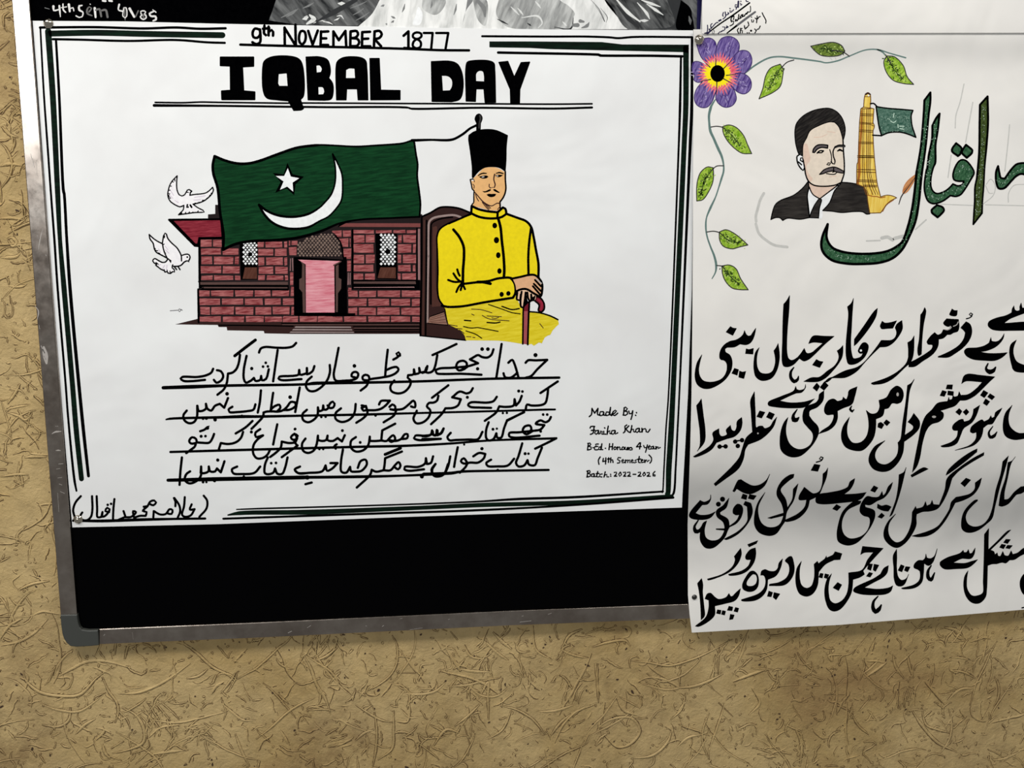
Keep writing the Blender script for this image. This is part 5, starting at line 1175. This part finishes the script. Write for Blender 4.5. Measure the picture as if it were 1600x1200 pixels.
    fills(S, 'CB', '-52,380; -97,450 -112,550 -102,650 -67,720 3,745 63,720 113,640 128,490; 200,410 290,365; 350,362; 370,300; 298,280; 280,310 210,345; 208,325; 195,350 125,405; 115,380; 80,410; 85,480 80,560 50,640 0,660 -50,630 -70,560 -70,460', '145,505; 175,510; 165,555; 130,545;', '195,510; 235,520; 215,560; 185,550;',
          '262,510; 215,570 190,680 200,790 240,880 290,900 350,880 420,800 470,700 485,570; 560,545 605,515; 590,480; 640,420 720,330 800,245; 585,225; 565,310; 600,290 700,285; 640,360 580,470 440,500; 440,620 420,720 370,790 300,820 250,790 230,700 235,600', '325,600; 368,625; 335,685; 278,655;', '650,405; 690,410; 670,475; 635,460;', '705,410; 755,420; 720,485; 695,470;', '655,495; 690,505; 665,545; 625,535;',
          '855,425; 810,450 770,515; 700,560 500,660 490,690 560,720 700,730 830,720 880,690 900,635; 860,655 740,670 600,655; 700,600 800,545 840,500', '940,255; 905,320 910,450 915,570 940,630 980,640 1020,620 1065,515; 1040,560 990,577 955,540 940,450 942,340', '985,415; 1020,430; 995,490; 955,475;', '1035,435; 1080,440; 1055,490; 1020,475;',
          '1362,250; 1330,330 1290,352 1255,345; 1245,305; 1235,350 1210,372; 1170,370 1125,410 1120,445 1160,465; 1180,480 1180,570 1130,620 990,660; 1000,667 1130,655 1200,600 1220,500 1225,400; 1270,425 1310,400 1345,320')
    view('CB'); S.stroke('745,745,10 700,800,22 695,870,34 720,905,40 755,880,36 780,835,12'); S.stroke('1300,425,10 1268,480,24 1270,550,34 1298,572,34 1335,500,10')
    fills(S, 'CC', '990,290; 970,320 950,355; 920,360; 905,308; 880,345 850,345; 840,318; 800,355 640,410 550,470 550,500 600,550 750,550 900,535 980,480 1020,435; 950,455 860,480 710,475; 800,430 830,420; 940,420 980,360', '1160,45; 1105,120; 1100,400 1090,700 1085,850 1020,885 950,885 890,800 885,680 900,575; 860,640 845,760 870,880 930,960 1000,985 1060,970 1120,900 1135,800 1145,510; 1200,490 1260,488; 1330,470 1370,480 1420,440; 1480,435 1550,390 1700,320; 1700,280 1600,290 1520,350 1460,370; 1440,325; 1400,390 1355,380; 1335,332; 1300,395 1275,390; 1265,350; 1235,375; 1225,335 1180,315; 1300,200 1435,65; 1400,75 1250,220 1155,310; 1155,200',
          '1375,180; 1430,185; 1395,235; 1345,222;', '1320,242; 1372,252; 1345,300; 1295,282;', '1395,255; 1455,260; 1420,300; 1370,290;', '1700,560; 1600,615 1555,690 1552,770 1580,850 1700,950;')
    view('CC'); S.stroke('1575,1038 1640,1025', 12)

def draw_painting(S):
    def many(S, w, *ss, mat='black'):
        for s in ss:
            t = s.split()
            if ',' in t[0] and t[0].count(',') == 1 and len(t) >= 2:
                t[0] += ',%g' % (w * 0.2); t[-1] += ',%g' % (w * 0.15)
                if len(t) == 2:
                    p, q = t[0].split(','), t[1].split(',')
                    t.insert(1, '%g,%g,%g' % ((float(p[0]) + float(q[0])) / 2 + 3, (float(p[1]) + float(q[1])) / 2 + 2, w))
                else: t[1] += ',%g' % w
            S.stroke(' '.join(t), w, mat)
    S.part('painted_drapery', 'grey and white painted folds')
    V = 'PX'
    view('PX'); S.fill('30,-400; 1090,-400; 1090,90; 47,90;', 'black', straight=True)
    S.fill('@PX 470,-90 @PA 0,150; 200,180; 650,190; 760,110 810,0 @PX 640,-120 560,-140', 'paint_smoke')
    S.fill('@PX 660,-120 @PA 815,0; 760,100 650,200; 1600,215 @PB 0,215; 1040,215; 960,120 880,20 @PX 930,-30 840,-120', 'paint_wash')
    S.fill('@PB 880,0; 930,60 1040,215 1560,215; 1560,0 @PX 1090,-120 930,-120', 'paint_smoke')
    S.fill('@PB 90,0; 70,90 90,140 160,200 620,215; 640,130 650,100 600,40 540,0 @PX 850,-60 790,-60', 'paint_cloth')
    S.fill('@PA 1460,0; 1500,0 1450,80 1420,190; 1440,120', 'paint_grey'); S.fill('@PA 1500,0; 1600,0 1590,190 1540,150', 'paint_cloth')
    S.fill('@PA 1130,0; 1300,0 1270,80 1220,110 1130,60', 'paint_cloth'); S.fill('@PA 1100,50 1130,100 1110,180 1060,180 1080,110', 'paper_white')
    view('PA'); many(S, 12, '90,130 200,70', '130,125 215,65', '250,60 330,20', mat='paint_grey'); many(S, 26, '300,110,8 330,140,34 280,175,10', '250,140 290,125', '510,25 560,25', mat='paint_light')
    many(S, 9, '400,160 440,165 470,180', '480,150 520,130', '500,120 530,115 550,140', '330,170 380,150 420,160', '260,125 285,115', mat='paint_light')
    many(S, 24, '350,160,6 480,90,34 640,0,24', mat='paint_dark'); many(S, 9, '600,60 720,10', '620,110 700,60', '640,150 740,90', mat='paint_grey')
    many(S, 14, '825,45 850,35', '900,120 930,135', '860,175 870,178', '900,165 920,150', mat='paint_grey'); many(S, 12, '1000,30 980,90', '1200,10 1190,60', '1540,10,20 1580,60,30 1590,120,10', '1380,30 1360,110', mat='paint_grey')
    view('PB'); many(S, 12, '360,10 400,60', '180,50 240,110', '230,60 270,110', '560,160 590,190', '260,130 380,120 410,170 380,205', mat='paint_light'); many(S, 10, '300,170 330,190', '500,200 620,210 640,130', '80,140 160,180', mat='paint_dark')
    many(S, 5, '770,0 830,70 870,160 840,100 800,40', '840,60 890,130 880,165', mat='paint_grey'); many(S, 22, '640,185,20 670,185,26', '690,155,22 715,160,12', '700,205 740,190 755,165', mat='paint_grey')
    many(S, 18, '960,0,8 1040,90,22 1130,160,6', '1110,20 1180,100 1200,140', '1140,0 1280,50', '1180,30 1300,110', '1130,150 1190,150', mat='paint_light'); many(S, 26, '960,40,8 1050,140,30 1120,200,10', mat='paint_dark')
    S.fill('1330,0; 1430,0 1440,100 1500,215; 1200,215; 1380,180', 'paint_dark'); S.fill('1430,0; 1500,60 1530,215; 1400,215', 'black'); many(S, 20, '1510,40 1530,180', '1490,120 1500,180', mat='paint_smoke')
    S.fill('@PB 1550,0; 1585,0; 1572,240; 1545,240;', 'blue_tape', straight=True); S.fill('@PX 1088,1; 1096.8,1; 1100,-400; 1088,-400;', 'blue_tape', straight=True)
    S.part('chalk_lettering', 'pale hand lettering on black')
    S.wk = 1.0; S.wa = 0.2
    VIEWS.update(CH=(70, 0, 226.8))
    view('CH'); c = 'chalk'
    for q in ('95,70,26 100,115,18 155,105,14', '160,65,20 165,120,18 172,185,8', '200,45,14 205,110,16 230,135,14', '180,85,8 240,75,10', '265,50,26 275,125,20', '280,95,10 310,85,14 320,120,10', '410,60,14 380,65,20 380,110,22 420,135,14 410,185,12 380,192,12 345,175,14', '500,45,10 503,50,6',
              '550,90,26 560,190,20', '820,50,20 812,108,14 860,125,16', '935,95,26 985,185,22', '640,8,20 670,12,20', '710,8,20 740,12,20', '1210,122,14 1155,150,20 1170,178,20 1220,182,22 1225,215,22 1195,228,16', '1190,108,8 1225,135,12'):
        S.stroke(q, 14, c)
    for q in ('488,130,16 515,90,14 490,75,12 465,110,18 470,150,18 520,172,12', '560,112,16 600,100,22 622,180,20', '622,118,18 670,110,22 692,188,22', '1030,120,14 1000,185,12', '885,200,14 885,222,6'):
        S.stroke(q, 14, 'grey_chalk')
    S.stroke('870,85 862,180 885,198 902,180 895,85 870,85', 11, c); S.stroke('882,95 882,185', 12, 'grey_chalk')
    S.stroke('1095,120 1058,125 1060,152 1090,160 1112,130', 12, c, closed=True); S.stroke('1085,160 1052,185 1085,215 1118,195 1110,165', 14, c, closed=True); S.stroke('1085,180 1090,195', 14, 'grey_chalk')
    S.stroke('0,85,6 50,100,4', 5, 'paint_grey')

def draw_corner_note(S):
    S.wk = 1.2; S.wa = 0.35
    S.part('name_lettering', 'slanted handwritten names over black rules')
    view('HW')
    S.stroke('65,705,20 300,520,22 640,290,24 950,60,24'); S.stroke('480,690,18 700,520,34', 30); S.stroke('700,520,34 900,370,36 1065,250,30', 34, 'grey_ink')
    S.wk = 1.1; S.wa = 0.3
    VIEWS.update(N1=(1100, 0, 88.2), N2=(1130, 20, 88.2), N3=(1100, 20, 58.8))
    view('N1')
    many(S, 25, '550,355 528,440 545,460', '600,340 612,470 540,540', '635,425 680,405 710,375 675,345 690,400', '740,300 742,352 775,340', '732,240 744,245', '785,330 800,295 812,320 840,275', '925,140 885,135 882,200 935,195', '925,200 910,258', '1035,95 1045,150 1070,125', '1038,36 1050,38', '1190,0 1200,42 1250,45', mat='navy_ink')
    many(S, 42, '425,592 475,565', '975,40 965,200', mat='navy_ink')
    many(S, 23, '815,430 790,470 768,550 778,625', '820,430 852,455 832,560', '885,600 905,570 925,600 960,560', '990,415 970,545 1000,530', '1020,470 1025,525 1060,500', '1055,420 1075,490 1105,410', '1100,470 1135,455', '1150,425 1178,390 1195,405 1240,335')
    view('N2')
    many(S, 25, '300,90 235,130 220,230 300,245 285,320 195,372', '350,235 340,190 390,195 400,225', '440,50 428,190', '490,95 478,165', '540,55 555,112', '600,80 650,15 680,5', '435,440 400,490 440,585', '495,440 480,572', '490,445 540,440 500,500 545,505 540,565', '600,365 620,465 655,435', '640,430 690,405',
         '700,260 728,355 700,380', '805,200 812,262 855,260 862,210', '797,122 806,126', '905,150 960,190; 962,90', '955,180 945,285', '985,165 1005,125 1050,105', '1105,0 1130,60 1215,230 1205,295', '678,565 684,572', '733,565 739,572', '895,460 935,515 900,572', '935,500 985,455 1000,470 1050,375')
    S.dot('790,508', 32); many(S, 40, '90,420 130,400')
    view('N3')
    many(S, 36, '150,530 155,700 130,830 100,865', '345,460 290,505 300,650', '290,680 360,600 430,520 560,400 590,425', '600,885 680,800 700,825 745,780', '760,795 800,740 830,765 890,700', '870,600 892,680', '800,600 815,602', '950,650 1010,595 965,560', '30,870 90,855', mat='navy_ink')
    many(S, 60, '230,700 260,770 150,880', mat='navy_ink'); many(S, 24, '400,730 442,780 420,880 350,880 362,800', mat='grey_ink')
    view('HW'); many(S, 15, '965,130 972,190 965,245', '840,340 880,275 890,300 925,245 940,255 965,240')

# ------------------------------------------------------------------ the sheets and pins
def sheet(name, pts, d, mat):
    return slab(name, pts, d - 0.0003, d, mat)
painting = sheet('painted_poster', [(30, -400), (1104, -400), (1097, 0), (1095.5, 90), (50, 90), (44, 0)], 0.0096, m_p3)
tag(painting, 'black, grey and white painted sheet at the top with white chalk-like lettering', 'poster')
P1 = [(51, 32.5), (200, 33.5), (340, 37), (640, 42.8), (860, 46), (1083, 47.5), (1084, 150), (1083, 300), (1081, 450), (1075, 615), (1070.5, 700), (1066.5, 770), (1065.5, 793), (860, 800), (640, 807.5), (340, 819), (113, 824), (105.8, 740), (93.8, 600), (81.2, 450), (70.9, 300), (60, 150)]
poster1 = sheet('wide_poster', P1, 0.0103, m_p1)
tag(poster1, 'wide white poster with bold heading, green flag, brick building and seated man in yellow', 'poster')
P2 = [(1083.5, 46), (1300, 44), (1640, 42), (2000, 38), (2010, 500), (2010, 925), (1800, 939), (1600, 952.5), (1500, 961), (1310, 976.5), (1180, 983), (1081, 988.5), (1077.5, 960), (1075, 930), (1074.5, 820), (1078.5, 700), (1080.5, 620), (1082, 490), (1083, 300), (1083.5, 150)]
poster2 = sheet('tall_poster', P2, 0.0140, m_p2)
tag(poster2, 'white poster on the right with purple flower, man portrait and large black calligraphy', 'poster')
poster3 = sheet('paper_sheet', [(1097.5, -400), (2010, -420), (2005, 50), (1600, 51.3), (1400, 51.5), (1160, 52), (1097, 52.5)], 0.0158, m_p2)
tag(poster3, 'plain white sheet at the upper right with small slanted handwriting at its corner', 'paper sheet')

MATS['violet_light'] = MATS['violet_pencil'].copy(); MATS['violet_light'].name = 'violet_light'
for e, c in zip(MATS['violet_light'].node_tree.nodes['Color Ramp'].color_ramp.elements, ((150, 134, 190), (205, 195, 225))): e.color = lin(c)
for fn, root, d in ((draw_painting, painting, 0.0096), (draw_poster_one, poster1, 0.0103), (draw_poster_two, poster2, 0.0140), (draw_corner_note, poster3, 0.0158)):
    S = Sheet(root, d); fn(S); S.finish()
for o_ in bpy.data.objects:
    if o_.name.split('.')[0] in ('pencil_guide', 'painted_drapery'): o_['kind'] = 'stuff'

m_pin, nt, b = new_mat('polished_steel'); b.inputs['Metallic'].default_value = 1.0; b.inputs['Roughness'].default_value = 0.12; b.inputs['Base Color'].default_value = lin((214, 206, 190))
m_pinb, nt, b = new_mat('black_plastic'); b.inputs['Base Color'].default_value = lin((34, 34, 32)); b.inputs['Roughness'].default_value = 0.3
def pin(px, py, d, r, mat, label):
    """domed thumbtack: rim, dome and shaft"""
    c = on_wall(px, py, d)
    root = bpy.data.objects.new('thumbtack', None); COL.objects.link(root); root.location = c
    prof = [(0.0, 0.62), (0.30, 0.59), (0.58, 0.48), (0.80, 0.30), (0.93, 0.14), (1.0, 0.10), (1.0, 0.02), (0.9, 0.0)]
    V, F, n = [], [], 28
    for rr_, h in prof:
        for k in range(n): V.append((r * rr_ * math.cos(math.tau * k / n), -h * r * 1.05, r * rr_ * math.sin(math.tau * k / n)))
    for i in range(len(prof) - 1):
        for k in range(n): F.append((i * n + k, (i + 1) * n + k, (i + 1) * n + (k + 1) % n, i * n + (k + 1) % n))
    link_mesh('pin_head', V, F, mat, root, True)
    V = [(0.0006 * math.cos(math.tau * k / 8), y, 0.0006 * math.sin(math.tau * k / 8)) for y in (0.0001, 0.006) for k in range(8)]
    link_mesh('pin_shaft', V, [(k, (k + 1) % 8, 8 + (k + 1) % 8, 8 + k) for k in range(8)], m_pin, root)
    tag(root, label, 'thumbtack')
pin(75.5, 36.5, 0.0104, 0.0050, m_pin, 'shiny steel thumbtack at the top left corner of the wide poster')
pin(122, 811.5, 0.0104, 0.0050, m_pin, 'shiny steel thumbtack at the bottom left corner of the wide poster')
pin(1092.5, 62, 0.0160, 0.0052, m_pin, 'shiny steel thumbtack beside the purple flower')
pin(1085, 933, 0.0141, 0.0032, m_pinb, 'black thumbtack at the lower left of the calligraphy poster')
